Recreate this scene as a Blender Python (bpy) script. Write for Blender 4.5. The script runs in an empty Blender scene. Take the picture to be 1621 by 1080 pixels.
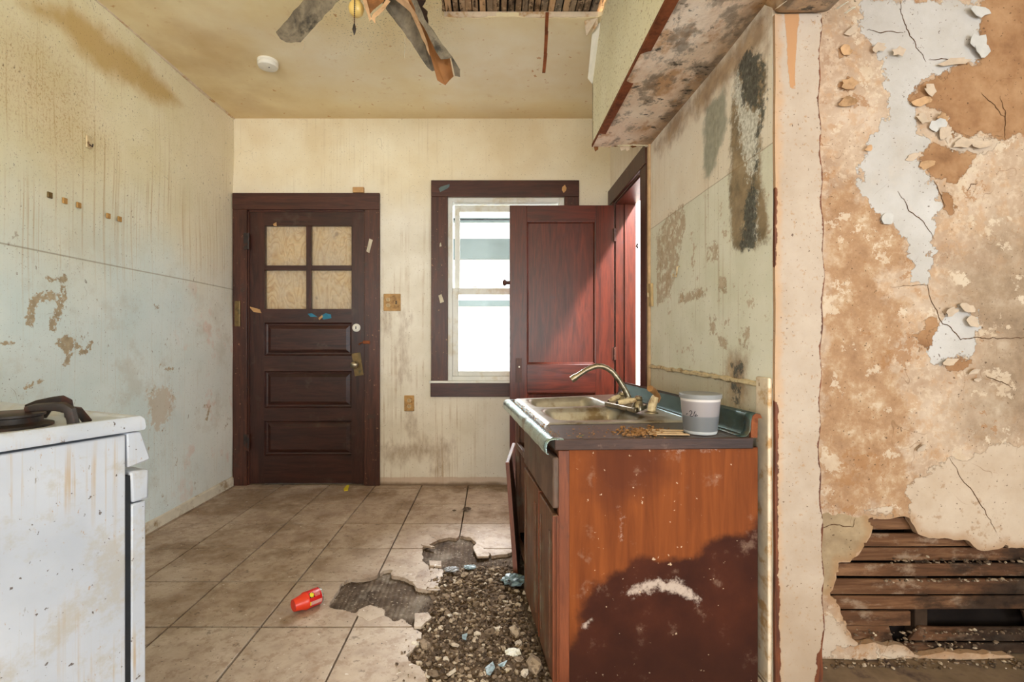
import bpy, bmesh, math, random
import numpy as np
from mathutils import Vector, Matrix, noise as mnoise

scene = bpy.context.scene
COL = scene.collection
random.seed(7)
R = random.Random(11)
rad = math.radians

# ------------------------------------------------------------------ camera
F, CX, CY, H = 771.0, 780.0, 540.0, 1.065      # focal length in px, vanishing point, eye height
cam_d = bpy.data.cameras.new('camera')
cam_d.sensor_width = 36.0
cam_d.lens = F / 1621.0 * 36.0
cam_d.shift_x = (810.5 - CX) / 1621.0
cam_d.clip_start = 0.02
cam = bpy.data.objects.new('camera', cam_d)
COL.objects.link(cam)
cam.location = (0, 0, H)
cam.rotation_euler = (rad(90), 0, 0)
scene.camera = cam

# ------------------------------------------------------------------ world, lights, exposure
def lin(r, g, b):
    f = lambda v: (v/255/12.92) if v/255 <= .04045 else ((v/255+.055)/1.055)**2.4
    return (f(r), f(g), f(b), 1.0)

w = bpy.data.worlds.new('world'); scene.world = w
w.use_nodes = True
bg = w.node_tree.nodes['Background']
bg.inputs[0].default_value = (0.92, 0.97, 1.0, 1)
bg.inputs[1].default_value = 1.7

def area(name, loc, target, sx, sy, power, col=(1, 1, 1)):
    d = bpy.data.lights.new(name, 'AREA'); d.shape = 'RECTANGLE'
    d.size, d.size_y, d.energy, d.color = sx, sy, power, col
    o = bpy.data.objects.new(name, d); COL.objects.link(o)
    o.location = loc
    o.rotation_euler = (Vector(target) - Vector(loc)).to_track_quat('-Z', 'Y').to_euler()
    return o
area('fill_front', (0.2, -5.9, 1.30), (-0.2, 0.0, 2.6), 3.6, 1.9, 165, (0.97, 0.98, 1.0))  # fill lamp added behind the camera, tilted up to brighten the ceiling
area('fill_side', (2.52, -1.2, 1.15), (-1.9, 2.4, 2.2), 1.4, 1.3, 95, (0.74, 0.88, 1.0))  # unseen cool lamp for an assumed window; the wall behind it is solid
area('fill_left', (-1.88, -2.6, 1.15), (0.9, 2.2, 2.5), 1.6, 1.3, 95, (0.97, 0.98, 1.0))  # unseen lamp added to brighten the right wall and post
area('daylight_kitchen_window', (-0.2, 6.6, 3.9), (-0.1, 3.6, 1.4), 2.5, 1.5, 800, (0.94, 0.97, 1.0))  # lamp added outside, out of view, to strengthen daylight through the window
area('assumed_porch_light', (1.58, 2.36, 3.0), (0.55, 3.46, 1.35), 0.12, 0.12, 230, (1.0, 0.94, 0.97))  # unseen lamp added for assumed daylight on the open red door
vs = scene.view_settings
scene.display_settings.display_device = 'sRGB'
vs.view_transform = 'Standard'; vs.look = 'None'
vs.exposure = 0.43; vs.gamma = 1.0; vs.use_curve_mapping = False

# ------------------------------------------------------------------ where a point of the picture stands in the room
XL, XR, YB, ZC = -1.916, 0.869, 3.60, 2.71      # left wall, right wall, back wall, ceiling
YP = 1.63                                       # plaster wall of the side room
def at(px, py, Y):  return ((px-CX)*Y/F, Y, H+(CY-py)*Y/F)
def onX(px, py, x):
    Y = F*x/(px-CX); return (x, Y, H+(CY-py)*Y/F)
def onZ(px, py, z):
    Y = F*(z-H)/(CY-py); return ((px-CX)*Y/F, Y, z)
def crop(ox, oy, s): return lambda pts: [(ox+a/s, oy+b/s) for a, b in pts]
Lw = lambda pts: [(onX(a, b, XL)[1], onX(a, b, XL)[2]) for a, b in pts]
Rw = lambda pts: [(onX(a, b, XR)[1], onX(a, b, XR)[2]) for a, b in pts]
Bw = lambda pts: [(at(a, b, YB)[0], at(a, b, YB)[2]) for a, b in pts]
Pw = lambda pts: [(at(a, b, YP)[0], at(a, b, YP)[2]) for a, b in pts]
Cw = lambda pts: [onZ(a, b, ZC)[:2] for a, b in pts]
Fw = lambda pts: [onZ(a, b, 0)[:2] for a, b in pts]

# ------------------------------------------------------------------ masks: signed distances (inside > 0) kept on the wall meshes
def sdf_poly(poly, U, V):
    p = np.array(poly); q = np.roll(p, -1, axis=0)
    best = np.full(U.shape, 1e9); inside = np.zeros(U.shape, bool)
    for (ax, ay), (bx_, by_) in zip(p, q):
        ex, ey = bx_-ax, by_-ay
        t = np.clip(((U-ax)*ex+(V-ay)*ey)/(ex*ex+ey*ey+1e-12), 0, 1)
        best = np.minimum(best, np.hypot(U-ax-t*ex, V-ay-t*ey))
        c = (ay > V) != (by_ > V)
        if abs(ey) > 1e-12:
            inside ^= c & (U < ex*(V-ay)/ey+ax)
    return np.where(inside, best, -best)
def sdf_line(pts, wd, U, V):
    best = np.full(U.shape, 1e9)
    for (ax, ay), (bx_, by_) in zip(pts[:-1], pts[1:]):
        ex, ey = bx_-ax, by_-ay
        t = np.clip(((U-ax)*ex+(V-ay)*ey)/(ex*ex+ey*ey+1e-12), 0, 1)
        best = np.minimum(best, np.hypot(U-ax-t*ex, V-ay-t*ey))
    return wd - best
def mask(polys=(), lines=()):
    def f(U, V):
        r = np.full(U.shape, -0.6)
        for p in polys: r = np.maximum(r, sdf_poly(p, U, V))
        for l, wd in lines: r = np.maximum(r, sdf_line(l, wd, U, V))
        return np.clip(r, -.6, .6)
    return f

def link(o): COL.objects.link(o); return o
BASE = {}
def tag(o, label=None, cat=None, group=None, kind=None):
    if label: o['label'] = label
    if cat: o['category'] = cat
    if group: o['group'] = group
    if kind: o['kind'] = kind
    return o
def thing(name, label, cat, loc=(0, 0, 0), rotz=0, group=None):
    o = link(bpy.data.objects.new(name, None)); o.location = loc; o.rotation_euler = (0, 0, rotz)
    o.empty_display_size = .05
    BASE[o] = Vector((0, 0, 0)) if rotz else Vector(loc)
    return tag(o, label, cat, group)
def struct(name, label=None, loc=(0, 0, 0)):
    o = link(bpy.data.objects.new(name, None)); o.location = loc; BASE[o] = Vector(loc)
    o.empty_display_size = .05
    return tag(o, label, None, None, 'structure')

def smooth_mesh(me, angle=40):
    me.polygons.foreach_set('use_smooth', [True]*len(me.polygons))
    try: me.set_sharp_from_angle(angle=rad(angle))
    except Exception: pass

class MB:
    """collects boxes, prisms, tubes and turned shapes; build() links them as ONE mesh object"""
    def __init__(s): s.v = []; s.f = []
    def raw(s, v, f):
        n = len(s.v); s.v += [tuple(p) for p in v]; s.f += [tuple(i+n for i in q) for q in f]; return s
    def box(s, x0, x1, y0, y1, z0, z1):
        return s.hexa([(x0,y0,z0),(x1,y0,z0),(x1,y1,z0),(x0,y1,z0)], [(x0,y0,z1),(x1,y0,z1),(x1,y1,z1),(x0,y1,z1)])
    def hexa(s, b, t):
        return s.raw(list(b)+list(t), [(0,3,2,1),(4,5,6,7),(0,1,5,4),(1,2,6,5),(2,3,7,6),(3,0,4,7)])
    def prism(s, poly, vec):
        n = len(poly); vec = Vector(vec)
        v = [Vector(p) for p in poly]; v += [p+vec for p in v]
        return s.raw(v, [tuple(range(n-1, -1, -1)), tuple(range(n, 2*n))] + [(i, (i+1) % n, n+(i+1) % n, n+i) for i in range(n)])
    def tube(s, path, r, n=8, cap=True, flat=1.0):
        P = [Vector(p) for p in path]; k = len(P)
        rr = r if isinstance(r, (list, tuple)) else [r]*k
        rings = []; prev = None
        for i, p in enumerate(P):
            d = (P[min(i+1, k-1)]-P[max(i-1, 0)]).normalized()
            a = prev if prev is not None else (Vector((0,0,1)) if abs(d.z) < .9 else Vector((1,0,0)))
            a = (a-d*a.dot(d)).normalized(); prev = a; b = d.cross(a)
            rings.append([p+(a*math.cos(2*math.pi*j/n)+b*math.sin(2*math.pi*j/n)*flat)*rr[i] for j in range(n)])
        v = [q for g in rings for q in g]; f = []
        for i in range(k-1):
            for j in range(n):
                f.append((i*n+j, i*n+(j+1) % n, (i+1)*n+(j+1) % n, (i+1)*n+j))
        if cap: f += [tuple(range(n-1, -1, -1)), tuple(range((k-1)*n, k*n))]
        return s.raw(v, f)
    def lathe(s, prof, org=(0,0,0), axis=(0,0,1), n=24):
        a = Vector(axis).normalized(); u = a.orthogonal().normalized(); w_ = a.cross(u); o = Vector(org)
        v = []; f = []
        for r, h in prof:
            for j in range(n):
                t = 2*math.pi*j/n
                v.append(o+a*h+(u*math.cos(t)+w_*math.sin(t))*max(r, 1e-4))
        m = len(prof)
        for i in range(m-1):
            for j in range(n):
                f.append((i*n+j, i*n+(j+1) % n, (i+1)*n+(j+1) % n, (i+1)*n+j))
        f += [tuple(range(n-1, -1, -1)), tuple(range((m-1)*n, m*n))]
        return s.raw(v, f)
    def build(s, name, mat, parent=None, local=False, bevel=0, smooth=False, label=None, sub=0):
        me = bpy.data.meshes.new(name)
        b = Vector((0,0,0))
        if parent is not None and not local: b = BASE.get(parent, b)
        me.from_pydata([tuple(Vector(p)-b) for p in s.v], [], s.f)
        bm = bmesh.new(); bm.from_mesh(me); bmesh.ops.recalc_face_normals(bm, faces=bm.faces); bm.to_mesh(me); bm.free()
        me.materials.append(mat)
        o = link(bpy.data.objects.new(name, me))
        if parent is not None: o.parent = parent; BASE[o] = b
        else: BASE[o] = b
        if smooth: smooth_mesh(me)
        if bevel:
            m = o.modifiers.new('bevel', 'BEVEL'); m.width = bevel; m.segments = 2; m.limit_method = 'ANGLE'; m.angle_limit = rad(40)
            smooth_mesh(me)
        if sub:
            m = o.modifiers.new('sub', 'SUBSURF'); m.levels = sub; m.render_levels = sub
        if label: o['label'] = label
        return o

def fnoise(x, y, z=0.0, oct=4):
    return mnoise.fractal(Vector((x, y, z)), 1.0, 2.0, oct)

def grid_sheet(name, fn, us, vs_, mat, masks=None, hole=None, rects=(), thick=None, parent=None, kind='structure', bumpfn=None, base=None):
    """a wall as a fine grid; masks become float attributes; hole (inside > 0) is cut out with a ragged rim, thick gives the rim its depth"""
    us = np.unique(np.round(us, 5)); vs_ = np.unique(np.round(vs_, 5))
    U, V = np.meshgrid(us, vs_, indexing='ij'); nu, nv = U.shape
    keep = np.ones((nu-1, nv-1), bool)
    uc = (us[:-1]+us[1:])/2; vc = (vs_[:-1]+vs_[1:])/2
    UC, VC = np.meshgrid(uc, vc, indexing='ij')
    for a, b, c_, d in rects: keep &= ~((UC > a) & (UC < b) & (VC > c_) & (VC < d))
    Us, Vs = U.copy(), V.copy()
    if hole is not None:
        hs = hole(U, V)
        for it in range(2):                      # pull the vertices beside the rim onto it
            e = 1e-3
            h0 = hole(Us, Vs); gx = (hole(Us+e, Vs)-h0)/e; gy = (hole(Us, Vs+e)-h0)/e
            g2 = gx*gx+gy*gy+1e-9
            st = (us[1]-us[0])
            near = np.abs(h0) < .62*st
            Us = np.where(near, Us-h0*gx/g2, Us); Vs = np.where(near, Vs-h0*gy/g2, Vs)
        hc = (hs[:-1, :-1]+hs[1:, :-1]+hs[:-1, 1:]+hs[1:, 1:])/4
        keep &= hc < 0
    idx = np.arange(nu*nv).reshape(nu, nv)
    f = np.stack([idx[:-1, :-1], idx[1:, :-1], idx[1:, 1:], idx[:-1, 1:]], -1)[keep]
    uf, vf = Us.ravel(), Vs.ravel()
    P = np.array(fn(uf, vf)).T
    if bumpfn is not None: P = P+bumpfn(uf, vf)
    used = np.unique(f); remap = -np.ones(nu*nv, int); remap[used] = np.arange(len(used))
    f = remap[f]; P = P[used]
    if base is not None: P = P-np.array(base)
    nvert = len(P)
    faces = [f]
    if thick is not None:
        P2 = np.concatenate([P, P+np.array(thick)]);
        ed = {}
        for q in f:
            for i in range(4):
                a, b = int(q[i]), int(q[(i+1) % 4]); ed[(a, b)] = 1
        rim = [(a, b) for (a, b) in ed if (b, a) not in ed]
        faces.append(np.array([(a, a+nvert, b+nvert, b) for a, b in rim]))
        P = P2
    me = bpy.data.meshes.new(name)
    allf = np.concatenate(faces)
    me.from_pydata(P.tolist(), [], allf.tolist())
    if masks:
        for k, m in masks.items():
            d = m(uf, vf)[used]
            if thick is not None: d = np.concatenate([d, d])
            at_ = me.attributes.new(k, 'FLOAT', 'POINT'); at_.data.foreach_set('value', d.astype(np.float32))
    me.polygons.foreach_set('use_smooth', [True]*len(me.polygons))
    if thick is not None: 
        try: me.set_sharp_from_angle(angle=rad(50))
        except Exception: pass
    me.materials.append(mat)
    o = link(bpy.data.objects.new(name, me))
    BASE[o] = Vector((0, 0, 0))
    if parent is not None: o.parent = parent
    elif kind: o['kind'] = kind
    return o

def rag(poly, step=.01, amp=.004, seed=0, closed=True):
    """a traced outline given a torn edge (2-D)"""
    out = []; n = len(poly)
    for i in range(n if closed else n-1):
        a = Vector(poly[i]); b = Vector(poly[(i+1) % n]); L = (b-a).length; k = max(1, int(L/step))
        nrm = Vector((-(b-a).y, (b-a).x)).normalized() if L > 0 else Vector((0, 0))
        for j in range(k):
            p = a.lerp(b, j/k)
            out.append(p+nrm*amp*fnoise(p.x*31+seed, p.y*31, seed*1.7)*1.4 if j else p)
    return [tuple(p) for p in out]
# ------------------------------------------------------------------ materials
class N:
    def __init__(s, name, rough=.75, spec=.3, metal=0.0):
        s.mat = bpy.data.materials.new(name); s.mat.use_nodes = True
        s.t = s.mat.node_tree; s.b = s.t.nodes['Principled BSDF']
        s.b.inputs['Roughness'].default_value = rough; s.b.inputs['Specular IOR Level'].default_value = spec
        s.b.inputs['Metallic'].default_value = metal
        g = s.t.nodes.new('ShaderNodeNewGeometry'); s.pos = g.outputs['Position']
        s._sep = None
    def put(s, sock, v):
        if hasattr(v, 'is_output'): s.t.links.new(v, sock)
        else:
            if isinstance(v, tuple) and len(v) == 3 and sock.type == 'RGBA': v = (*v, 1)
            sock.default_value = v
    def xyz(s):
        if s._sep is None:
            n = s.t.nodes.new('ShaderNodeSeparateXYZ'); s.t.links.new(s.pos, n.inputs[0]); s._sep = n.outputs
        return s._sep
    def obj(s):
        n = s.t.nodes.new('ShaderNodeTexCoord'); return n.outputs['Object']
    def rnd(s):
        n = s.t.nodes.new('ShaderNodeObjectInfo'); return n.outputs['Random']
    def vec(s, sc, base=None, off=(0, 0, 0)):
        n = s.t.nodes.new('ShaderNodeMapping'); s.t.links.new(base or s.pos, n.inputs[0])
        n.inputs['Scale'].default_value = sc; n.inputs['Location'].default_value = off; return n.outputs[0]
    def attr(s, k):
        n = s.t.nodes.new('ShaderNodeAttribute'); n.attribute_name = k; return n.outputs['Fac']
    def noise(s, scale=5, detail=5, rough=.55, vec=None, dist=0.0):
        n = s.t.nodes.new('ShaderNodeTexNoise'); s.t.links.new(vec or s.pos, n.inputs['Vector'])
        n.inputs['Scale'].default_value = scale; n.inputs['Detail'].default_value = detail
        n.inputs['Roughness'].default_value = rough; n.inputs['Distortion'].default_value = dist; return n.outputs['Fac']
    def voro(s, scale=20, vec=None, feat='F1'):
        n = s.t.nodes.new('ShaderNodeTexVoronoi'); s.t.links.new(vec or s.pos, n.inputs['Vector'])
        n.feature = feat; n.inputs['Scale'].default_value = scale; return n.outputs['Distance']
    def m(s, op, a, b=0.0, c_=None):
        n = s.t.nodes.new('ShaderNodeMath'); n.operation = op
        s.put(n.inputs[0], a); s.put(n.inputs[1], b)
        if c_ is not None: s.put(n.inputs[2], c_)
        return n.outputs[0]
    def mr(s, x, a, b, lo=0.0, hi=1.0, smooth=True):
        n = s.t.nodes.new('ShaderNodeMapRange'); n.interpolation_type = 'SMOOTHSTEP' if smooth else 'LINEAR'
        s.put(n.inputs[0], x)
        for i, v in enumerate((a, b, lo, hi)): n.inputs[1+i].default_value = v
        return n.outputs[0]
    def mul(s, *a):
        r = a[0]
        for b in a[1:]: r = s.m('MULTIPLY', r, b)
        return r
    def mix(s, f, a, b, blend='MIX'):
        n = s.t.nodes.new('ShaderNodeMix'); n.data_type = 'RGBA'; n.blend_type = blend
        s.put(n.inputs[0], f); s.put(n.inputs[6], a); s.put(n.inputs[7], b); return n.outputs[2]
    def ramp(s, f, stops):
        n = s.t.nodes.new('ShaderNodeValToRGB'); s.put(n.inputs[0], f); e = n.color_ramp.elements
        while len(e) < len(stops): e.new(.5)
        for i, (p, c_) in enumerate(stops): e[i].position = p; e[i].color = c_ if len(c_) == 4 else (*c_, 1)
        return n.outputs[0]
    def patch(s, k, amp=.02, scale=22, w=.0015, detail=7, rough=.6):
        """crisp, torn-edged mask out of a signed-distance attribute"""
        n = s.noise(scale, detail, rough)
        return s.mr(s.m('ADD', s.attr(k), s.m('MULTIPLY', s.m('SUBTRACT', n, .5), 2*amp)), -w, w)
    def line(s, scale, width, detail=3, vec=None, dist=.4):
        """thin crack-like lines"""
        n = s.noise(scale, detail, .5, vec, dist)
        return s.mr(s.m('ABSOLUTE', s.m('SUBTRACT', n, .5)), 0, width, 1, 0)
    def specks(s, scale, lo, hi, vec=None):
        return s.mr(s.noise(scale, 2, .5, vec), lo, hi)
    def bump(s, h, strength=.3, dist=.01):
        n = s.t.nodes.new('ShaderNodeBump'); n.inputs['Strength'].default_value = strength; n.inputs['Distance'].default_value = dist
        s.put(n.inputs['Height'], h); s.t.links.new(n.outputs[0], s.b.inputs['Normal'])
    def done(s, col, rough=None):
        s.put(s.b.inputs['Base Color'], col)
        if rough is not None: s.put(s.b.inputs['Roughness'], rough)
        return s.mat

def plain(name, col, rough=.6, metal=0.0, var=.25, scale=30, spec=.3, dirt=None, dscale=12, bump=.1):
    n = N(name, rough, spec, metal)
    k = n.noise(scale, 5, .6)
    dark = tuple(v*(1-var) for v in col[:3])+(1,); lite = tuple(min(1, v*(1+var*.5)) for v in col[:3])+(1,)
    c_ = n.ramp(k, [(.3, dark), (.7, lite)])
    if dirt: c_ = n.mix(n.mr(n.noise(dscale, 7, .65), .5, .66), c_, dirt)
    if bump: n.bump(k, bump, .003)
    return n.done(c_)
def wood(name, c1, c2, sc=(30, 30, 3), rough=.5, dirt=None, damt=(.55, .7), bump=.25, spec=.4, dist=1.2, streak=None):
    n = N(name, rough, spec)
    v = n.vec(sc)
    g = n.noise(1.0, 6, .6, v, dist)
    c_ = n.ramp(g, [(.28, c1), (.72, c2)])
    fine = n.noise(1.0, 3, .6, n.vec(tuple(a*6 for a in sc)))
    c_ = n.mix(n.mr(fine, .4, .8, 0, .45), c_, tuple(v_*.45 for v_ in c1[:3]))
    if dirt: c_ = n.mix(n.mr(n.noise(9, 7, .65), *damt), c_, dirt)
    if streak: c_ = n.mix(n.mr(n.noise(60, 3, .5), .68, .74), c_, streak)
    n.bump(n.m('ADD', g, fine), bump, .002)
    return n.done(c_)

def wall_left_mat():
    n = N('wall_left_paint', .62, .35); x, y, z = n.xyz()
    big = n.noise(1.6, 6, .6)
    up = n.mr(n.m('ADD', z, n.m('MULTIPLY', n.m('SUBTRACT', big, .5), .7)), 1.15, 2.1)
    low = n.ramp(n.noise(4, 6, .6), [(.3, lin(206, 222, 222)), (.7, lin(222, 233, 232))])
    hi = n.ramp(n.noise(5, 6, .6), [(.3, lin(226, 216, 176)), (.7, lin(238, 230, 200))])
    c_ = n.mix(up, low, hi)
    far = n.mr(n.m('ADD', y, n.m('MULTIPLY', n.m('SUBTRACT', big, .5), .6)), 2.6, 3.6)
    c_ = n.mix(n.m('MULTIPLY', far, .5), c_, lin(222, 206, 182))
    # grease drips running down, denser above the seam
    dv = n.vec((1, 85, .9)); dr = n.noise(1.0, 5, .6, dv)
    band = n.mr(z, 1.2, 1.75)
    dm = n.mul(n.mr(dr, .52, .68), n.mr(n.noise(2.6, 4, .6), .34, .58), n.m('ADD', n.m('MULTIPLY', band, .75), .25), n.mr(n.m('ADD', z, n.m('MULTIPLY', n.m('SUBTRACT', n.noise(1, 4, .6, n.vec((1, 14, .6))), .5), 2.2)), 2.5, 1.9))
    c_ = n.mix(n.m('MULTIPLY', dm, .62), c_, lin(182, 150, 92))
    # yellow-brown smoke and grease fields
    c_ = n.mix(n.mul(n.mr(n.m('ADD', n.attr('band'), n.m('MULTIPLY', n.m('SUBTRACT', n.noise(9, 6, .6), .5), .16)), -.05, .07), .75), c_, lin(190, 152, 78))
    gr = n.mr(n.attr('grime'), -.25, .12)
    sp = n.mr(n.noise(1, 6, .72, n.vec((110, 110, 80))), .50, .64)
    c_ = n.mix(n.mul(gr, .28), c_, lin(186, 150, 88))
    c_ = n.mix(n.mul(gr, sp, .55), c_, lin(172, 126, 64))
    c_ = n.mix(n.mul(n.mr(n.noise(1, 5, .68, n.vec((140, 140, 90))), .60, .68), n.mr(z, 1.2, 2.2, .3, 1), .7), c_, lin(150, 112, 66))
    c_ = n.mix(n.mul(n.specks(150, .70, .73), .8), c_, lin(60, 45, 30))
    # tan chips where the paint came off, scuffs, scratches
    chips = n.mul(n.patch('chips', .034, 60, .002, 9, .7), n.mr(n.noise(48, 6, .7), .36, .44))
    c_ = n.mix(n.mul(chips, .9), c_, n.ramp(n.noise(40, 4), [(.3, lin(150, 130, 98)), (.7, lin(184, 164, 130))]))
    sc = n.mr(n.m('ADD', n.attr('scuff'), n.m('MULTIPLY', n.m('SUBTRACT', n.noise(34, 7, .7), .5), .32)), 0, .02)
    c_ = n.mix(n.mul(sc, .7), c_, lin(196, 182, 160))
    lonely = n.mul(n.mr(n.noise(9, 8, .74), .640, .66), n.mr(z, 1.9, 1.3))
    c_ = n.mix(n.mul(lonely, .75), c_, lin(150, 132, 104))
    pink = n.mul(n.mr(n.noise(6.5, 5, .6), .56, .68), n.mr(y, 2.7, 3.3), n.mr(z, 1.7, 1.2))
    c_ = n.mix(n.mul(pink, .6), c_, lin(214, 184, 168))
    scr = n.mul(n.line(6, .0030, 2), n.mr(n.noise(7.3, 3), .60, .66))
    c_ = n.mix(n.mul(scr, .75), c_, lin(88, 74, 56))
    dirty = n.mul(n.mr(n.noise(3.4, 9, .74), .50, .64), n.mr(z, 2.0, 1.0)); c_ = n.mix(n.mul(dirty, .30), c_, lin(176, 164, 140))
    nick = n.mul(n.mr(n.noise(1, 4, .6, n.vec((60, 60, 34))), .66, .69), n.mr(n.noise(5, 4, .6), .46, .56)); c_ = n.mix(n.mul(nick, .8), c_, lin(112, 90, 62))
    seam = n.mr(n.m('ABSOLUTE', n.m('SUBTRACT', z, 1.446)), .0015, .005, 1, 0)
    c_ = n.mix(n.mul(seam, .55), c_, lin(128, 112, 82))
    n.bump(n.m('SUBTRACT', n.m('MULTIPLY', n.noise(28, 6, .6), .35), n.m('ADD', n.m('MULTIPLY', chips, .5), n.m('MULTIPLY', seam, .5))), .35, .006)
    return n.done(c_)

def wall_back_mat():
    n = N('wall_back_paint', .7, .3); x, y, z = n.xyz()
    big = n.noise(1.9, 6, .6)
    up = n.mr(n.m('ADD', z, n.m('MULTIPLY', n.m('SUBTRACT', big, .5), .9)), 1.7, 2.5)
    c_ = n.mix(up, n.ramp(n.noise(6, 6), [(.3, lin(216, 206, 186)), (.7, lin(232, 224, 208))]), n.ramp(n.noise(4, 6), [(.3, lin(226, 208, 172)), (.7, lin(238, 226, 198))]))
    pale = n.mul(n.mr(x, -.35, .05), n.mr(z, 1.0, .5)); c_ = n.mix(n.mul(pale, .5), c_, lin(220, 214, 206))
    dr = n.noise(1.0, 4, .55, n.vec((80, 1, 1.1)))
    dm = n.mul(n.mr(dr, .52, .68), n.mr(n.noise(3.1, 4, .6), .40, .64), n.mr(x, .05, -.45, .25, 1), n.mr(z, 2.1, 1.4, .3, 1))
    c_ = n.mix(n.mul(dm, .65), c_, lin(168, 134, 88))
    st = n.mr(n.m('ADD', n.attr('stain'), n.m('MULTIPLY', n.m('SUBTRACT', n.noise(14, 7, .65, n.vec((2, 1, .8))), .5), .28)), -.06, .10)
    c_ = n.mix(n.mul(st, .62), c_, lin(138, 104, 66))
    c_ = n.mix(n.mul(n.mr(n.noise(90, 3, .6), .64, .69), .7), c_, lin(136, 104, 66))
    c_ = n.mix(n.mul(n.specks(140, .71, .74), .8), c_, lin(66, 48, 34))
    scr = n.mul(n.line(6.5, .003, 2), n.mr(n.noise(7.6, 3), .60, .66)); c_ = n.mix(n.mul(scr, .6), c_, lin(110, 88, 62))
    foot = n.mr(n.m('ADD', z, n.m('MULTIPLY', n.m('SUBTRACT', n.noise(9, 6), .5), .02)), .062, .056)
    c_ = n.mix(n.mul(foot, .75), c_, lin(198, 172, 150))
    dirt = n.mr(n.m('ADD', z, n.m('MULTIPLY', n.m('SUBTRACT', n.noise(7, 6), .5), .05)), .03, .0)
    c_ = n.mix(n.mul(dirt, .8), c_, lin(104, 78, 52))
    n.bump(n.m('ADD', n.noise(28, 6, .6), n.m('MULTIPLY', foot, .6)), .22, .005)
    return n.done(c_)

def ceiling_mat():
    n = N('ceiling_paint', .5, .4); x, y, z = n.xyz()
    big = n.noise(1.5, 6, .6, n.vec((1, 1.6, 1)))
    c_ = n.ramp(n.noise(3.2, 7, .62), [(.3, lin(234, 212, 160)), (.7, lin(246, 232, 192))])
    pale = n.mr(n.m('ADD', n.attr('pale'), n.m('MULTIPLY', n.m('SUBTRACT', big, .5), .9)), -.35, .30)
    c_ = n.mix(n.mul(pale, .85), c_, n.ramp(n.noise(7, 6), [(.3, lin(240, 226, 196)), (.7, lin(246, 238, 218))]))
    c_ = n.mix(n.mul(n.mr(n.attr('dark'), -.5, .2), n.mr(n.noise(2.2, 5), .3, .7), .5), c_, lin(186, 146, 86))
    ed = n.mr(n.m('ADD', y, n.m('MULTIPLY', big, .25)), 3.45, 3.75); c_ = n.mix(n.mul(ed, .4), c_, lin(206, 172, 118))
    c_ = n.mix(n.mul(n.mr(n.noise(26, 3, .5), .69, .74), .7), c_, lin(196, 136, 66))
    c_ = n.mix(n.mul(n.mr(n.noise(15, 6, .65), .6, .72), .35), c_, lin(206, 164, 100))
    sp = n.mul(n.mr(n.noise(120, 3, .6), .62, .66), n.mr(n.attr('specks'), -.25, .1)); c_ = n.mix(n.mul(sp, .85), c_, lin(84, 70, 52))
    n.bump(n.noise(16, 6, .6), .18, .008)
    return n.done(c_)

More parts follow.
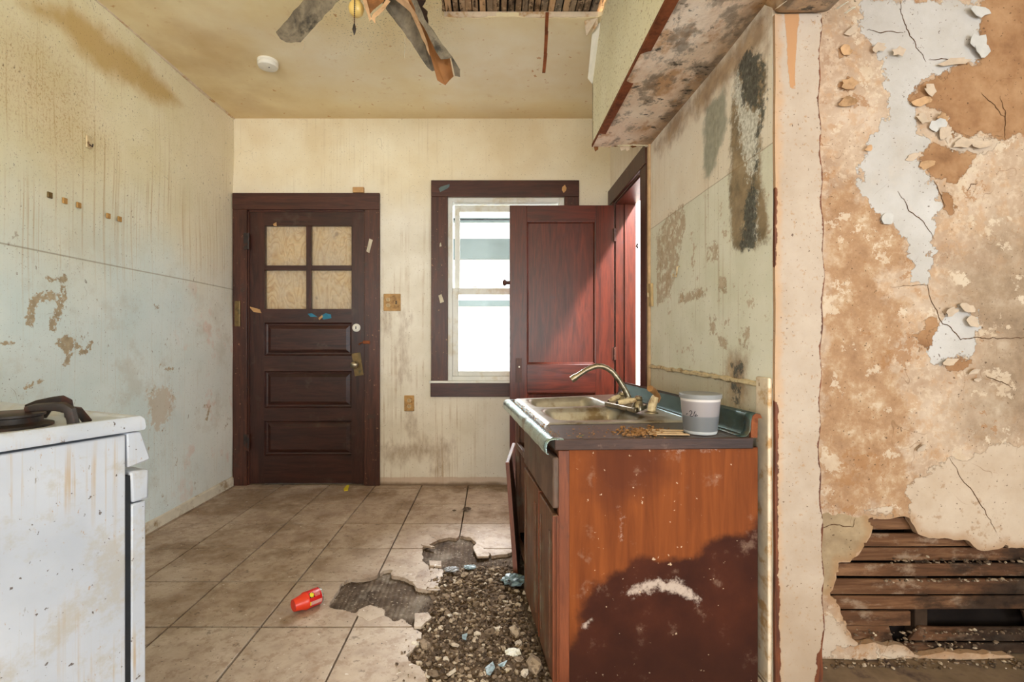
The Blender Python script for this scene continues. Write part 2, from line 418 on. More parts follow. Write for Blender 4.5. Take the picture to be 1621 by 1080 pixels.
def wall_right_mat():
    n = N('wall_right_paint', .65, .35); x, y, z = n.xyz()
    big = n.noise(2.1, 6, .6)
    up = n.mr(z, 1.676, 1.684)
    c_ = n.mix(up, n.ramp(n.noise(6, 6), [(.3, lin(222, 220, 200)), (.7, lin(236, 233, 218))]), n.ramp(n.noise(5, 6), [(.3, lin(234, 220, 200)), (.7, lin(242, 233, 218))]))
    base = n.mr(z, .93, .92); c_ = n.mix(n.mul(base, .6), c_, lin(200, 186, 158))
    dr = n.noise(1.0, 4, .55, n.vec((1, 70, 1.2))); dm = n.mul(n.mr(dr, .54, .7), n.mr(n.noise(3.4, 4), .4, .65))
    c_ = n.mix(n.mul(dm, .5), c_, lin(172, 142, 100))
    c_ = n.mix(n.mul(n.mr(n.noise(13, 8, .72), .60, .63), n.mr(z, 1.7, 1.6), .7), c_, lin(190, 164, 134))
    chips = n.mul(n.patch('chips', .06, 34, .003, 9, .7), n.mr(n.noise(26, 8, .72), .42, .50)); c_ = n.mix(n.mul(chips, .75), c_, n.ramp(n.noise(30, 5), [(.3, lin(166, 138, 104)), (.7, lin(200, 176, 148))]))
    top = n.mr(n.m('ADD', n.attr('wet'), n.m('MULTIPLY', n.m('SUBTRACT', n.noise(11, 7, .65), .5), .24)), -.05, .06)
    c_ = n.mix(n.mul(top, .8), c_, n.ramp(n.noise(16, 6), [(.3, lin(120, 84, 50)), (.7, lin(182, 146, 104))]))
    rot = n.mr(n.m('ADD', n.attr('rot'), n.m('MULTIPLY', n.m('SUBTRACT', n.noise(15, 9, .72), .5), .14)), -.004, .03)
    c_ = n.mix(n.mul(rot, .95), c_, n.ramp(n.noise(14, 7, .65), [(.3, lin(96, 84, 62)), (.55, lin(150, 128, 98)), (.75, lin(182, 162, 132))]))
    grn = n.mr(n.m('ADD', n.attr('green'), n.m('MULTIPLY', n.m('SUBTRACT', n.noise(20, 7, .65), .5), .1)), -.01, .03)
    c_ = n.mix(n.mul(grn, .75), c_, n.ramp(n.noise(40, 5), [(.3, lin(98, 106, 92)), (.7, lin(150, 152, 134))]))
    fuzz = n.mr(n.m('ADD', n.attr('fuzz'), n.m('MULTIPLY', n.m('SUBTRACT', n.noise(46, 8, .74), .5), .22)), -.01, .02)
    c_ = n.mix(n.mul(fuzz, .85), c_, n.ramp(n.noise(90, 4), [(.35, lin(190, 188, 174)), (.65, lin(246, 245, 238))]))
    mold = n.mr(n.m('ADD', n.attr('mold'), n.m('MULTIPLY', n.m('SUBTRACT', n.noise(34, 9, .74), .5), .17)), -.006, .014)
    c_ = n.mix(n.mul(mold, .9), c_, n.ramp(n.noise(60, 5, .7), [(.32, lin(36, 36, 34)), (.6, lin(96, 98, 92)), (.78, lin(176, 176, 166))]))
    for zz, wd, st in ((1.680, .003, .6), (.926, .012, .85)):
        zw = n.m('ADD', z, n.m('MULTIPLY', n.m('SUBTRACT', n.noise(12, 5), .5), .03 if zz < 1 else .004))
        sm = n.mr(n.m('ABSOLUTE', n.m('SUBTRACT', zw, zz)), wd*.4, wd, 1, 0)
        c_ = n.mix(n.mul(sm, st*.8), c_, lin(140, 112, 72))
    c_ = n.mix(n.mul(n.mr(n.noise(100, 3, .6), .66, .70), .7), c_, lin(120, 92, 60))
    n.bump(n.m('ADD', n.m('MULTIPLY', n.noise(25, 6, .65), .6), n.m('ADD', n.m('MULTIPLY', chips, -.5), n.m('MULTIPLY', rot, -1.0))), .4, .006)
    return n.done(c_)

def soffit_mat(under):
    n = N('soffit_underside' if under else 'soffit_paint', .75, .25); x, y, z = n.xyz()
    if not under:
        c_ = n.ramp(n.noise(5, 6), [(.3, lin(232, 224, 190)), (.7, lin(242, 236, 208))])
        c_ = n.mix(n.mul(n.mr(n.noise(80, 4, .6), .58, .66), .7), c_, lin(160, 132, 76))
        c_ = n.mix(n.mul(n.specks(130, .68, .72), .8), c_, lin(76, 60, 40))
        n.bump(n.noise(25, 6), .2, .005); return n.done(c_)
    v = n.vec((1.6, 1, 1))
    c_ = n.ramp(n.noise(5, 7, .65, v), [(.3, lin(226, 200, 176)), (.7, lin(246, 232, 216))])
    c_ = n.mix(n.mul(n.mr(n.noise(4.2, 6, .65, v), .50, .62), .75), c_, lin(188, 140, 92))
    wl = n.mr(n.m('ADD', x, n.m('MULTIPLY', n.m('SUBTRACT', n.noise(8, 6), .5), .12)), .78, .86)
    c_ = n.mix(n.mul(wl, .75), c_, n.ramp(n.noise(20, 6), [(.3, lin(112, 80, 48)), (.7, lin(172, 134, 88))]))
    nf = n.mr(y, 2.75, 1.9, .0, 1)
    c_ = n.mix(n.mul(n.mr(n.m('ADD', n.noise(7, 7, .7, v), n.m('MULTIPLY', nf, .06)), .53, .64), .7), c_, n.ramp(n.noise(30, 5), [(.3, lin(84, 76, 66)), (.7, lin(150, 136, 120))]))
    c_ = n.mix(n.mul(n.mr(n.noise(11, 6, .65, n.vec((1, 1.5, 1))), .60, .655), .9), c_, n.ramp(n.noise(70, 4), [(.35, lin(30, 29, 27)), (.7, lin(96, 90, 82))]))
    c_ = n.mix(n.mul(n.mr(n.noise(38, 5, .65), .62, .67), .6), c_, lin(70, 60, 50))
    n.bump(n.noise(22, 7, .65), .5, .008); return n.done(c_)

def post_mat():
    n = N('post_paint', .6, .35); x, y, z = n.xyz()
    c_ = n.ramp(n.noise(7, 7, .62), [(.3, lin(164, 144, 125)), (.7, lin(180, 163, 147))])
    ed = n.mr(n.m('ADD', x, n.m('MULTIPLY', n.m('SUBTRACT', n.noise(16, 6), .5), .05)), .900, .872)
    c_ = n.mix(n.mul(ed, .45), c_, lin(190, 138, 82))
    c_ = n.mix(n.mul(n.mr(n.noise(80, 4, .6), .60, .68), .55), c_, lin(158, 116, 72))
    c_ = n.mix(n.mul(n.specks(120, .70, .73), .8), c_, lin(80, 52, 32))
    st = n.patch('strip', .006, 40, .0015); c_ = n.mix(st, c_, lin(178, 132, 92))
    low = n.mr(n.m('ADD', z, n.m('MULTIPLY', n.m('SUBTRACT', n.noise(9, 6), .5), .1)), .50, .1); c_ = n.mix(n.mul(low, .35), c_, lin(150, 122, 92))
    bare = n.patch('bare', .012, 34, .0015); c_ = n.mix(bare, c_, n.ramp(n.noise(20, 5, .6, n.vec((3, 3, .4))), [(.3, lin(64, 32, 20)), (.7, lin(122, 66, 36))]))
    n.bump(n.m('SUBTRACT', n.m('MULTIPLY', n.noise(30, 6), .5), n.m('ADD', bare, st)), .4, .004)
    return n.done(c_)

def plaster_mat():
    n = N('old_plaster', .8, .2); x, y, z = n.xyz()
    big = n.noise(4.2, 8, .66, None, .3)
    fine = n.noise(20, 7, .68)
    c_ = n.ramp(big, [(.30, lin(150, 120, 96)), (.52, lin(174, 150, 128)), (.72, lin(192, 172, 154))])
    c_ = n.mix(n.mul(n.mr(fine, .5, .62), .5), c_, lin(178, 140, 104))
    c_ = n.mix(n.mul(n.mr(n.noise(44, 8, .72), .48, .60), .45), c_, lin(200, 180, 158)); c_ = n.mix(n.mul(n.mr(n.noise(11, 9, .74), .56, .62), .6), c_, lin(160, 120, 84))
    tan = n.mr(n.m('ADD', n.attr('tan'), n.m('MULTIPLY', n.m('SUBTRACT', n.noise(9, 8, .68), .5), .34)), -.02, .03)
    c_ = n.mix(n.mul(tan, .88), c_, n.ramp(n.noise(11, 10, .74), [(.28, lin(128, 92, 64)), (.50, lin(158, 122, 90)), (.58, lin(172, 142, 112)), (.64, lin(190, 170, 147))]))
    gy = n.mr(n.m('ADD', n.attr('grey'), n.m('MULTIPLY', n.m('SUBTRACT', n.noise(6, 8, .66), .5), .3)), -.08, .10)
    c_ = n.mix(n.mul(gy, .9), c_, n.ramp(n.noise(9, 9, .72), [(.3, lin(104, 84, 66)), (.52, lin(146, 124, 102)), (.72, lin(178, 160, 140))]))
    fl = n.mr(n.noise(8.5, 10, .72), .575, .585); c_ = n.mix(n.mul(fl, .75), c_, n.ramp(n.noise(12, 6), [(.3, lin(182, 160, 136)), (.7, lin(206, 190, 170))]))
    sc2 = n.mr(n.noise(7.2, 10, .72, n.vec((1, 1, 1), None, (5, 5, 5))), .60, .612); c_ = n.mix(n.mul(sc2, .7), c_, lin(150, 108, 72))
    wh = n.patch('white', .075, 24, .002, 9, .68)
    wc = n.ramp(n.noise(5, 7, .62), [(.3, lin(166, 158, 150)), (.7, lin(188, 183, 180))])
    wc = n.mix(n.mul(n.mr(n.noise(7, 7, .66), .54, .66), n.attr('aged'), .9), wc, lin(214, 180, 138))
    c_ = n.mix(wh, c_, wc)
    cr = n.patch('cream', .060, 24, .002, 9, .68)
    cc = n.ramp(n.noise(6, 7, .62), [(.3, lin(172, 150, 128)), (.7, lin(190, 172, 154))])
    cc = n.mix(n.mul(n.mr(n.noise(28, 6, .65), .60, .66), .6), cc, lin(150, 118, 88)); c_ = n.mix(cr, c_, cc)
    br = n.patch('brown', .045, 28, .002, 9, .68)
    c_ = n.mix(br, c_, n.ramp(n.noise(7, 7, .65), [(.28, lin(106, 72, 46)), (.5, lin(146, 108, 76)), (.72, lin(170, 134, 100))]))
    coat = n.patch('coat', .02, 30, .0015); c_ = n.mix(coat, c_, n.ramp(n.noise(18, 6), [(.3, lin(134, 112, 86)), (.7, lin(168, 146, 116))]))
    hair = n.mul(n.line(4.5, .003, 2), n.mr(n.noise(3.7, 3), .53, .58)); c_ = n.mix(n.mul(hair, .6), c_, lin(112, 80, 52))
    edge = n.mr(n.m('ADD', n.attr('rim'), n.m('MULTIPLY', n.m('SUBTRACT', n.noise(30, 5), .5), .03)), -.035, .0); c_ = n.mix(n.mul(edge, .55), c_, lin(148, 108, 70))
    c_ = n.mix(n.mul(n.specks(110, .69, .72), .75), c_, lin(78, 56, 38))
    h = n.m('ADD', n.m('MULTIPLY', n.noise(24, 8, .66), .5), n.m('ADD', n.m('MULTIPLY', wh, .8), n.m('ADD', n.m('MULTIPLY', cr, .8), n.m('MULTIPLY', br, -.7))))
    n.bump(h, .65, .006)
    return n.done(c_)

def tile_mat():
    n = N('stone_tile', .55, .4); x, y, z = n.xyz()
    off = n.m('MULTIPLY', n.rnd(), 7.0)
    cmb = n.t.nodes.new('ShaderNodeCombineXYZ'); n.put(cmb.inputs[2], off)
    ad = n.t.nodes.new('ShaderNodeVectorMath'); n.t.links.new(n.pos, ad.inputs[0]); n.t.links.new(cmb.outputs[0], ad.inputs[1]); v = ad.outputs[0]
    c_ = n.ramp(n.noise(6.5, 8, .66, v, .4), [(.28, lin(152, 130, 112)), (.5, lin(184, 164, 144)), (.72, lin(206, 190, 172))])
    c_ = n.mix(n.mul(n.mr(n.noise(22, 8, .72, v), .50, .62), .55), c_, lin(146, 118, 94))
    c_ = n.mix(n.mul(n.rnd(), .16), c_, lin(146, 120, 96))
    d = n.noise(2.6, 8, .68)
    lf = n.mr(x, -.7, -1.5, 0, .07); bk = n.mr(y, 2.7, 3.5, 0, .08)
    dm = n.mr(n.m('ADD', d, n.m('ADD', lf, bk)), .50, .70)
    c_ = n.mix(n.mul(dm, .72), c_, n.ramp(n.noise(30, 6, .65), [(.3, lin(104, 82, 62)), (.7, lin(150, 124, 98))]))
    c_ = n.mix(n.mul(n.mr(n.noise(17, 6, .7, n.vec((1, 1.4, 1))), .61, .66), .6), c_, lin(90, 74, 60))
    c_ = n.mix(n.mul(n.specks(75, .68, .72), .8), c_, lin(58, 44, 34))
    c_ = n.mix(n.mul(n.specks(42, .70, .74), .7), c_, lin(226, 218, 208))
    ck = n.mul(n.line(3.2, .0028, 2), n.mr(n.noise(2.6, 3), .53, .6)); c_ = n.mix(n.mul(ck, .7), c_, lin(84, 64, 50))
    n.bump(n.m('ADD', n.noise(35, 6, .6), n.m('MULTIPLY', dm, .4)), .2, .004)
    return n.done(c_, n.mr(d, .4, .7, .45, .8))

def mortar_mat():
    n = N('mortar_bed', .9, .15)
    v = n.vec((1, 1, 1))
    ridg = n.t.nodes.new('ShaderNodeTexWave'); n.t.links.new(n.vec((70, 22, 1)), ridg.inputs[0]); ridg.inputs['Scale'].default_value = .20; ridg.inputs['Distortion'].default_value = 5.0; ridg.inputs['Detail'].default_value = 3
    c_ = n.ramp(n.noise(14, 7, .66), [(.28, lin(58, 46, 38)), (.52, lin(98, 82, 68)), (.75, lin(140, 124, 108))])
    c_ = n.mix(n.mul(ridg.outputs['Fac'], .3), c_, lin(58, 46, 36)); c_ = n.mix(n.mul(n.mr(n.noise(5, 7, .7), .50, .64), .6), c_, lin(150, 138, 124))
    c_ = n.mix(n.mul(n.mr(n.noise(70, 4, .6), .60, .68), .8), c_, lin(186, 172, 154))
    n.bump(n.m('ADD', ridg.outputs['Fac'], n.noise(50, 6, .7)), .7, .006)
    return n.done(c_)

def rubble_mat():
    n = N('rubble', .9, .15)
    k = n.attr('tint'); c_ = n.ramp(k, [(.0, lin(74, 60, 48)), (.40, lin(102, 84, 68)), (.75, lin(138, 118, 98)), (1.0, lin(186, 168, 146))])
    c_ = n.mix(n.mul(n.mr(n.noise(120, 4), .5, .68), .5), c_, lin(70, 56, 44)); n.bump(n.noise(160, 5, .7), .4, .002)
    return n.done(c_)
def chunk_mat():
    n = N('broken_mortar', .9, .15)
    c_ = n.ramp(n.rnd(), [(.0, lin(120, 102, 84)), (.35, lin(166, 146, 124)), (.7, lin(200, 182, 160)), (1.0, lin(222, 210, 194))])
    c_ = n.mix(n.mul(n.mr(n.noise(75, 5, .65), .48, .62), .65), c_, lin(88, 70, 54)); n.bump(n.noise(110, 6, .7), .5, .003)
    return n.done(c_)

def cabinet_side_mat():
    n = N('cabinet_side_wood', .7, .12); x, y, z = n.xyz()
    g = n.noise(1, 6, .6, n.vec((26, 26, 2.2)), .6)
    lite = n.ramp(g, [(.3, lin(100, 50, 24)), (.7, lin(134, 72, 34))])
    dark = n.ramp(n.noise(6, 6, .6), [(.3, lin(46, 22, 15)), (.7, lin(74, 36, 22))])
    wet = n.mr(n.m('ADD', n.attr('dry'), n.m('MULTIPLY', n.m('SUBTRACT', n.noise(10, 6, .6), .5), .10)), -.016, .016)
    c_ = n.mix(wet, dark, lite)
    sm = n.mr(n.m('ADD', n.attr('smoke'), n.m('MULTIPLY', n.m('SUBTRACT', n.noise(8, 6), .5), .14)), -.06, .06); c_ = n.mix(n.mul(sm, .8), c_, lin(84, 42, 26))
    ef = n.mr(n.m('ADD', n.attr('salt'), n.m('MULTIPLY', n.m('SUBTRACT', n.noise(46, 6, .7), .5), .085)), -.004, .02); c_ = n.mix(n.mul(ef, .7), c_, lin(206, 186, 172))
    ds = n.mr(n.noise(12, 7, .68), .58, .72); c_ = n.mix(n.mul(ds, .28), c_, lin(168, 140, 120))
    c_ = n.mix(n.mul(n.mr(n.noise(60, 3, .5), .70, .735), .75), c_, lin(206, 178, 150))
    low = n.mr(n.m('ADD', z, n.m('MULTIPLY', n.noise(5, 5), .12)), .30, .08); c_ = n.mix(n.mul(low, .5), c_, lin(48, 26, 18))
    n.bump(n.m('ADD', g, n.m('MULTIPLY', n.noise(60, 5), .5)), .2, .002)
    return n.done(c_)

def enamel_mat():
    n = N('stove_enamel', .3, .5); x, y, z = n.xyz()
    c_ = n.ramp(n.noise(5, 6), [(.3, lin(172, 178, 190)), (.7, lin(192, 197, 208))])
    dr = n.noise(1, 5, .6, n.vec((110, 110, 2.0))); dm = n.mul(n.mr(dr, .52, .68), n.mr(n.noise(5, 4), .38, .58), n.mr(z, .93, .84))
    c_ = n.mix(n.mul(dm, .7), c_, lin(172, 142, 96))
    c_ = n.mix(n.mul(n.mr(n.noise(9, 9, .74), .50, .64), .5), c_, lin(166, 156, 138))
    c_ = n.mix(n.mul(n.mr(n.noise(1, 5, .7, n.vec((120, 120, 60))), .64, .70), .7), c_, lin(164, 124, 78))
    c_ = n.mix(n.mul(n.specks(95, .70, .73), .85), c_, lin(70, 50, 36))
    c_ = n.mix(n.mul(n.mr(n.noise(1, 6, .7, n.vec((60, 60, 22))), .68, .72), .7), c_, lin(110, 98, 80))
    n.bump(n.noise(20, 4), .08, .003); return n.done(c_)

def lath_mat():
    n = N('old_lath', .9, .15); x, y, z = n.xyz()
    g = n.noise(1, 7, .65, n.vec((3, 30, 34)), .8)
    c_ = n.ramp(g, [(.25, lin(52, 34, 24)), (.5, lin(100, 68, 46)), (.75, lin(146, 108, 78))])
    c_ = n.mix(n.mul(n.rnd(), .45), c_, lin(70, 46, 32))
    ds = n.mr(n.noise(9, 8, .7, n.vec((1, 1, 1.6))), .52, .66); c_ = n.mix(n.mul(ds, .6), c_, lin(150, 128, 108))
    so = n.mr(n.m('ADD', n.m('MULTIPLY', n.m('SUBTRACT', n.noise(5, 7, .68, n.vec((1, 1, 2.2))), .5), 1.5), n.m('ADD', n.m('MULTIPLY', n.m('SUBTRACT', x, 1.52), 1.0), n.m('MULTIPLY', n.m('SUBTRACT', .25, z), .8))), -.05, .28)
    c_ = n.mix(n.mul(so, .9), c_, n.ramp(n.noise(24, 6), [(.3, lin(18, 14, 12)), (.75, lin(58, 44, 34))]))
    n.bump(n.m('ADD', g, n.noise(60, 5, .7)), .5, .003); return n.done(c_)
def lathc_mat():
    n = N('sooty_lath', .9, .15)
    g = n.noise(1, 7, .7, n.vec((40, 9, 30)), .8); b = n.ramp(n.rnd(), [(0, lin(104, 90, 78)), (.35, lin(172, 142, 112)), (.6, lin(128, 118, 106)), (.85, lin(216, 180, 142)), (1, lin(180, 138, 100))])
    c_ = n.mix(n.mr(g, .34, .52), lin(56, 42, 34), b); c_ = n.mix(n.mul(n.mr(n.noise(34, 6, .7), .54, .62), .7), c_, lin(206, 178, 148)); c_ = n.mix(n.mul(n.mr(n.noise(13, 5, .6), .58, .68), .6), c_, lin(44, 34, 26))
    n.bump(g, .5, .004); return n.done(c_)
def plywood_mat():
    n = N('plywood', .6, .35)
    wv = n.noise(1, 1, .4, n.vec((11, 11, 4.5)), 1.0)
    rg = n.m('FRACT', n.m('MULTIPLY', wv, 8.0))
    c_ = n.ramp(rg, [(0, lin(206, 172, 126)), (.6, lin(220, 192, 150)), (.92, lin(188, 148, 102)), (1.0, lin(206, 172, 126))])
    c_ = n.mix(n.mul(n.mr(n.noise(9, 4, .5), .66, .74), .8), c_, lin(112, 74, 44))
    c_ = n.mix(n.mul(n.mr(n.noise(4, 6), .45, .7), .35), c_, lin(196, 188, 176))
    return n.done(c_)

def glass_mat(name, haze=.12):
    m = bpy.data.materials.new(name); m.use_nodes = True; t = m.node_tree; t.nodes.clear()
    out = t.nodes.new('ShaderNodeOutputMaterial'); tr = t.nodes.new('ShaderNodeBsdfTransparent'); df = t.nodes.new('ShaderNodeBsdfTranslucent')
    df.inputs[0].default_value = (.9, .95, .95, 1); gl = t.nodes.new('ShaderNodeBsdfGlossy'); gl.inputs['Roughness'].default_value = .08
    mx = t.nodes.new('ShaderNodeMixShader'); mx2 = t.nodes.new('ShaderNodeMixShader')
    nz = t.nodes.new('ShaderNodeTexNoise'); nz.inputs['Scale'].default_value = 16; nz.inputs['Detail'].default_value = 6
    mr = t.nodes.new('ShaderNodeMapRange'); mr.inputs[1].default_value = .35; mr.inputs[2].default_value = .75; mr.inputs[3].default_value = haze*.5; mr.inputs[4].default_value = haze*1.8
    t.links.new(nz.outputs['Fac'], mr.inputs[0]); t.links.new(mr.outputs[0], mx.inputs[0])
    t.links.new(tr.outputs[0], mx.inputs[1]); t.links.new(df.outputs[0], mx.inputs[2])
    fr = t.nodes.new('ShaderNodeFresnel'); fr.inputs[0].default_value = 1.3
    t.links.new(fr.outputs[0], mx2.inputs[0]); t.links.new(mx.outputs[0], mx2.inputs[1]); t.links.new(gl.outputs[0], mx2.inputs[2])
    t.links.new(mx2.outputs[0], out.inputs[0]); return m

M = dict(
    left=wall_left_mat(), back=wall_back_mat(), ceil=ceiling_mat(), right=wall_right_mat(), soffit=soffit_mat(False), under=soffit_mat(True),
    post=post_mat(), plaster=plaster_mat(), tile=tile_mat(), mortar=mortar_mat(), rubble=rubble_mat(), chunk=chunk_mat(),
    cabside=cabinet_side_mat(), enamel=enamel_mat(), ply=plywood_mat(), glass=glass_mat('window_glass', .008), glass_door=glass_mat('dusty_glass', .10),
    door=wood('dark_door_wood', lin(38, 20, 16), lin(78, 42, 32), (26, 26, 2.4), .38, lin(70, 52, 44), (.56, .74), .2),
    doorh=wood('dark_door_wood_cross', lin(38, 20, 16), lin(76, 42, 33), (2.4, 26, 26), .38, lin(72, 54, 46), (.56, .74), .2),
    basepaint=plain('baseboard_paint', lin(214, 206, 186), .6, 0, .12, 14, .3, lin(150, 126, 92), 9),
    casing=wood('dark_casing_wood', lin(48, 26, 20), lin(92, 52, 38), (28, 28, 2.2), .42, lin(60, 44, 36), (.56, .74), .2, streak=lin(150, 110, 80)),
    casingh=wood('dark_casing_wood_cross', lin(48, 26, 21), lin(90, 50, 38), (2.2, 28, 28), .42, lin(60, 44, 36), (.56, .74), .2),
    red=wood('red_door_wood', lin(50, 20, 13), lin(98, 40, 23), (20, 20, 1.6), .34, lin(70, 36, 34), (.58, .74), .15, .5, 2.0),
    redh=wood('red_door_wood_cross', lin(50, 20, 13), lin(94, 38, 24), (1.6, 20, 20), .34, lin(70, 36, 34), (.58, .74), .15, .5, 2.0),
    cabfront=wood('greasy_cabinet_wood', lin(74, 46, 32), lin(128, 84, 58), (24, 24, 2.2), .5, lin(112, 98, 80), (.48, .68), .25),
    cabedge=wood('worn_cabinet_edge', lin(92, 46, 26), lin(132, 70, 40), (24, 24, 2.2), .5, lin(84, 48, 32), (.56, .7), .2),
    drawer=wood('grey_drawer_wood', lin(78, 58, 48), lin(126, 98, 82), (20, 5, 3), .6, lin(92, 82, 70), (.5, .68), .25),
    counter=plain('dark_laminate', lin(84, 74, 70), .38, 0, .3, 18, .4, lin(62, 44, 36), 10),
    cedge=wood('counter_edge', lin(48, 30, 24), lin(84, 58, 48), (3, 24, 24), .5, lin(120, 96, 84), (.62, .74)),
    teal=plain('teal_metal_trim', lin(74, 94, 92), .25, .65, .25, 25, .5, lin(70, 62, 48), 8),
    chrome=plain('steel_edging', lin(176, 200, 200), .22, .8, .15, 25, .5, lin(110, 100, 84), 11),
    rust=plain('rust_edge', lin(132, 74, 44), .8, 0, .4, 30, .2, lin(96, 52, 30), 18),
    steel=plain('stained_steel', lin(172, 164, 150), .33, .55, .25, 14, .5, lin(120, 100, 72), 8),
    nickel=plain('tarnished_nickel', lin(150, 138, 116), .3, .85, .3, 40, .5, lin(84, 72, 54), 30),
    ivory=plain('yellowed_plastic', lin(216, 196, 156), .5, 0, .2, 40, .35, lin(140, 108, 70), 26),
    brownpl=plain('brown_plastic', lin(150, 108, 66), .5, 0, .3, 40),
    iron=plain('rusty_cast_iron', lin(52, 45, 42), .5, .3, .35, 40, .4, lin(84, 46, 32), 18, .3),
    black=plain('black_rubber', lin(34, 38, 44), .6, 0, .2),
    vinyl=plain('white_vinyl', lin(222, 222, 214), .4, 0, .08, 12, .4, lin(204, 196, 176), 7),
    white=plain('white_plastic', lin(232, 228, 216), .45, 0, .06),
    fanwood=wood('weathered_fan_blade', lin(76, 68, 58), lin(142, 128, 106), (9, 9, 9), .75, lin(60, 54, 46), (.52, .66), .4, .2),
    fandark=plain('dark_fan_blade', lin(66, 50, 46), .7, 0, .4, 20, .2, lin(104, 82, 66), 18),
    veneer=plain('torn_veneer', lin(150, 100, 58), .7, 0, .3, 14, .2, lin(110, 72, 40), 10),
    veneer2=plain('pale_veneer', lin(188, 150, 112), .7, 0, .3, 14, .2, lin(136, 104, 72), 10),
    brass=plain('tarnished_brass', lin(120, 98, 60), .45, .6, .4, 35, .5, lin(80, 74, 52), 20),
    globe=plain('yellowed_globe', lin(224, 190, 112), .3, 0, .12, 12, .5),
    lath=lath_mat(),
    lathc=lathc_mat(),
    crack=plain('crack_shadow', lin(84, 58, 38), .9, 0, .4, 40, .1),
    stud=plain('sooty_stud', lin(58, 44, 34), .9, 0, .4, 20, .1, lin(30, 24, 20), 8),
    near_black=plain('dark_cavity', lin(26, 20, 17), .95, 0, .4, 10, .1),  # cavity shade put into the colour; also cabinet inside and black muck
    sill=plain('dusty_floorboard', lin(124, 104, 84), .85, 0, .35, 14, .2, lin(74, 60, 56), 7),
    flakew=plain('white_flake', lin(186, 182, 178), .8, 0, .12, 30, .15),
    flakec=plain('cream_flake', lin(186, 166, 146), .8, 0, .15, 30, .15),
    bed=plain('dirt_bed', lin(112, 94, 78), .95, 0, .5, 26, .1, lin(72, 58, 46), 14, .6),
    paper=plain('torn_paper', lin(224, 206, 182), .8, 0, .15, 20, .15, lin(190, 150, 104), 14),
    tape=plain('old_tape', lin(196, 184, 160), .6, 0, .15, 20, .3),
    tapeblue=plain('blue_tape', lin(48, 116, 140), .6, 0, .15, 20, .3),
    tapeorange=plain('orange_tape', lin(190, 146, 96), .6, 0, .2, 20, .3),
    plate=plain('grimy_wall_plate', lin(186, 142, 82), .5, 0, .35, 26, .35, lin(126, 88, 44), 20),
    slot=plain('outlet_face', lin(196, 168, 122), .5, 0, .2, 30, .3),
    redplastic=plain('red_plastic', lin(232, 62, 32), .35, 0, .08, 20, .5),
    redlabel=plain('red_label', lin(208, 30, 26), .35, 0, .08, 20, .5),
    yellow=plain('yellow_print', lin(232, 212, 48), .45, 0, .08),
    pink=plain('pale_label', lin(214, 156, 148), .5, 0, .2, 160),
    lid=plain('grey_lid', lin(134, 134, 134), .45, 0, .08),
    ink=plain('black_ink', lin(34, 34, 44), .6, 0, .1),
    stick=plain('pale_wood', lin(206, 172, 132), .7, 0, .2, 30),
    crumb=plain('brown_crumbs', lin(150, 108, 66), .9, 0, .4, 60),
    bluetrash=plain('blue_film', lin(126, 146, 150), .4, 0, .4, 60, .4, lin(60, 58, 56), 50),
    siding=plain('white_siding', lin(236, 240, 238), .6, 0, .03, 6),
    greytrim=plain('grey_trim', lin(96, 110, 108), .6, 0, .1, 6),
    ground=plain('dry_ground', lin(190, 188, 176), .9, 0, .2, 4),
    roomwall=plain('front_room_paint', lin(216, 206, 186), .8, 0, .1, 3),
    frontfloor=plain('front_room_floor', lin(220, 206, 186), .7, 0, .2, 8),
    porch=plain('porch_paint', lin(226, 222, 224), .6, 0, .08, 6),
)
n = N('clear_bucket', .3, .5)
z = n.xyz()[2]
n.b.inputs['Transmission Weight'].default_value = .25
c_ = n.ramp(n.mr(z, .768, .895, smooth=False), [(.0, lin(206, 206, 204)), (.075, lin(206, 206, 204)), (.085, lin(118, 120, 124)), (.44, lin(122, 124, 130)), (.46, lin(160, 152, 154)), (.80, lin(166, 158, 160)), (.83, lin(226, 218, 214))])
c_.node.color_ramp.interpolation = 'CONSTANT'
M['bucket'] = n.done(c_)
# ================================================================== THE SETTING
def ar(a, b, st, extra=()):
    return np.concatenate([np.linspace(a, b, max(2, int(round((b-a)/st))+1)), np.array(extra, float)])
k2 = crop(0, 380, 3.375)
# ---- left wall
grid_sheet('wall_left', lambda u, v: (np.full(u.shape, XL), u, v), np.concatenate([ar(-6.0, 0, .1), ar(0, YB, .02)]), ar(0, ZC, .02), M['left'], masks=dict(
    band=mask([Lw([(30, 4), (110, 4), (185, 62), (262, 130), (296, 168), (240, 160), (165, 118), (95, 50)])]),
    grime=mask([Lw([(3, 70), (60, 80), (125, 140), (150, 220), (95, 235), (40, 160), (3, 150)])]),
    chips=mask([Lw(k2(p)) for p in ([(235, 198), (320, 205), (338, 178), (357, 190), (355, 245), (320, 232), (240, 214)],
        [(285, 548), (345, 505), (392, 530), (384, 580), (362, 680), (332, 678), (348, 605), (320, 580)],
        [(130, 780), (160, 765), (170, 790), (140, 810)], [(190, 745), (225, 740), (222, 765), (200, 770)],
        [(905, 830), (935, 828), (925, 850)], [(845, 680), (858, 684), (850, 700)])],
        [(Lw(k2(l)), wd) for l, wd in (([(150, 440), (166, 340), (200, 305), (265, 298), (322, 325), (305, 405), (275, 430), (272, 470)], .017),
        ([(400, 555), (430, 600), (455, 600), (480, 550)], .011), ([(1095, 885), (1125, 890), (1105, 970)], .010), ([(330, 250), (345, 300)], .01),
        ([(0, 548), (60, 550)], .008), ([(870, 660), (890, 690), (925, 692)], .008))]),
    scuff=mask([Lw(k2([(790, 800), (900, 780), (940, 860), (905, 960), (830, 1030), (790, 960)]))]),
), bumpfn=lambda u, v: np.stack([.004*np.sin(u*5+v*3)+.003*np.sin(v*9-u*4), 0*u, 0*u], -1))
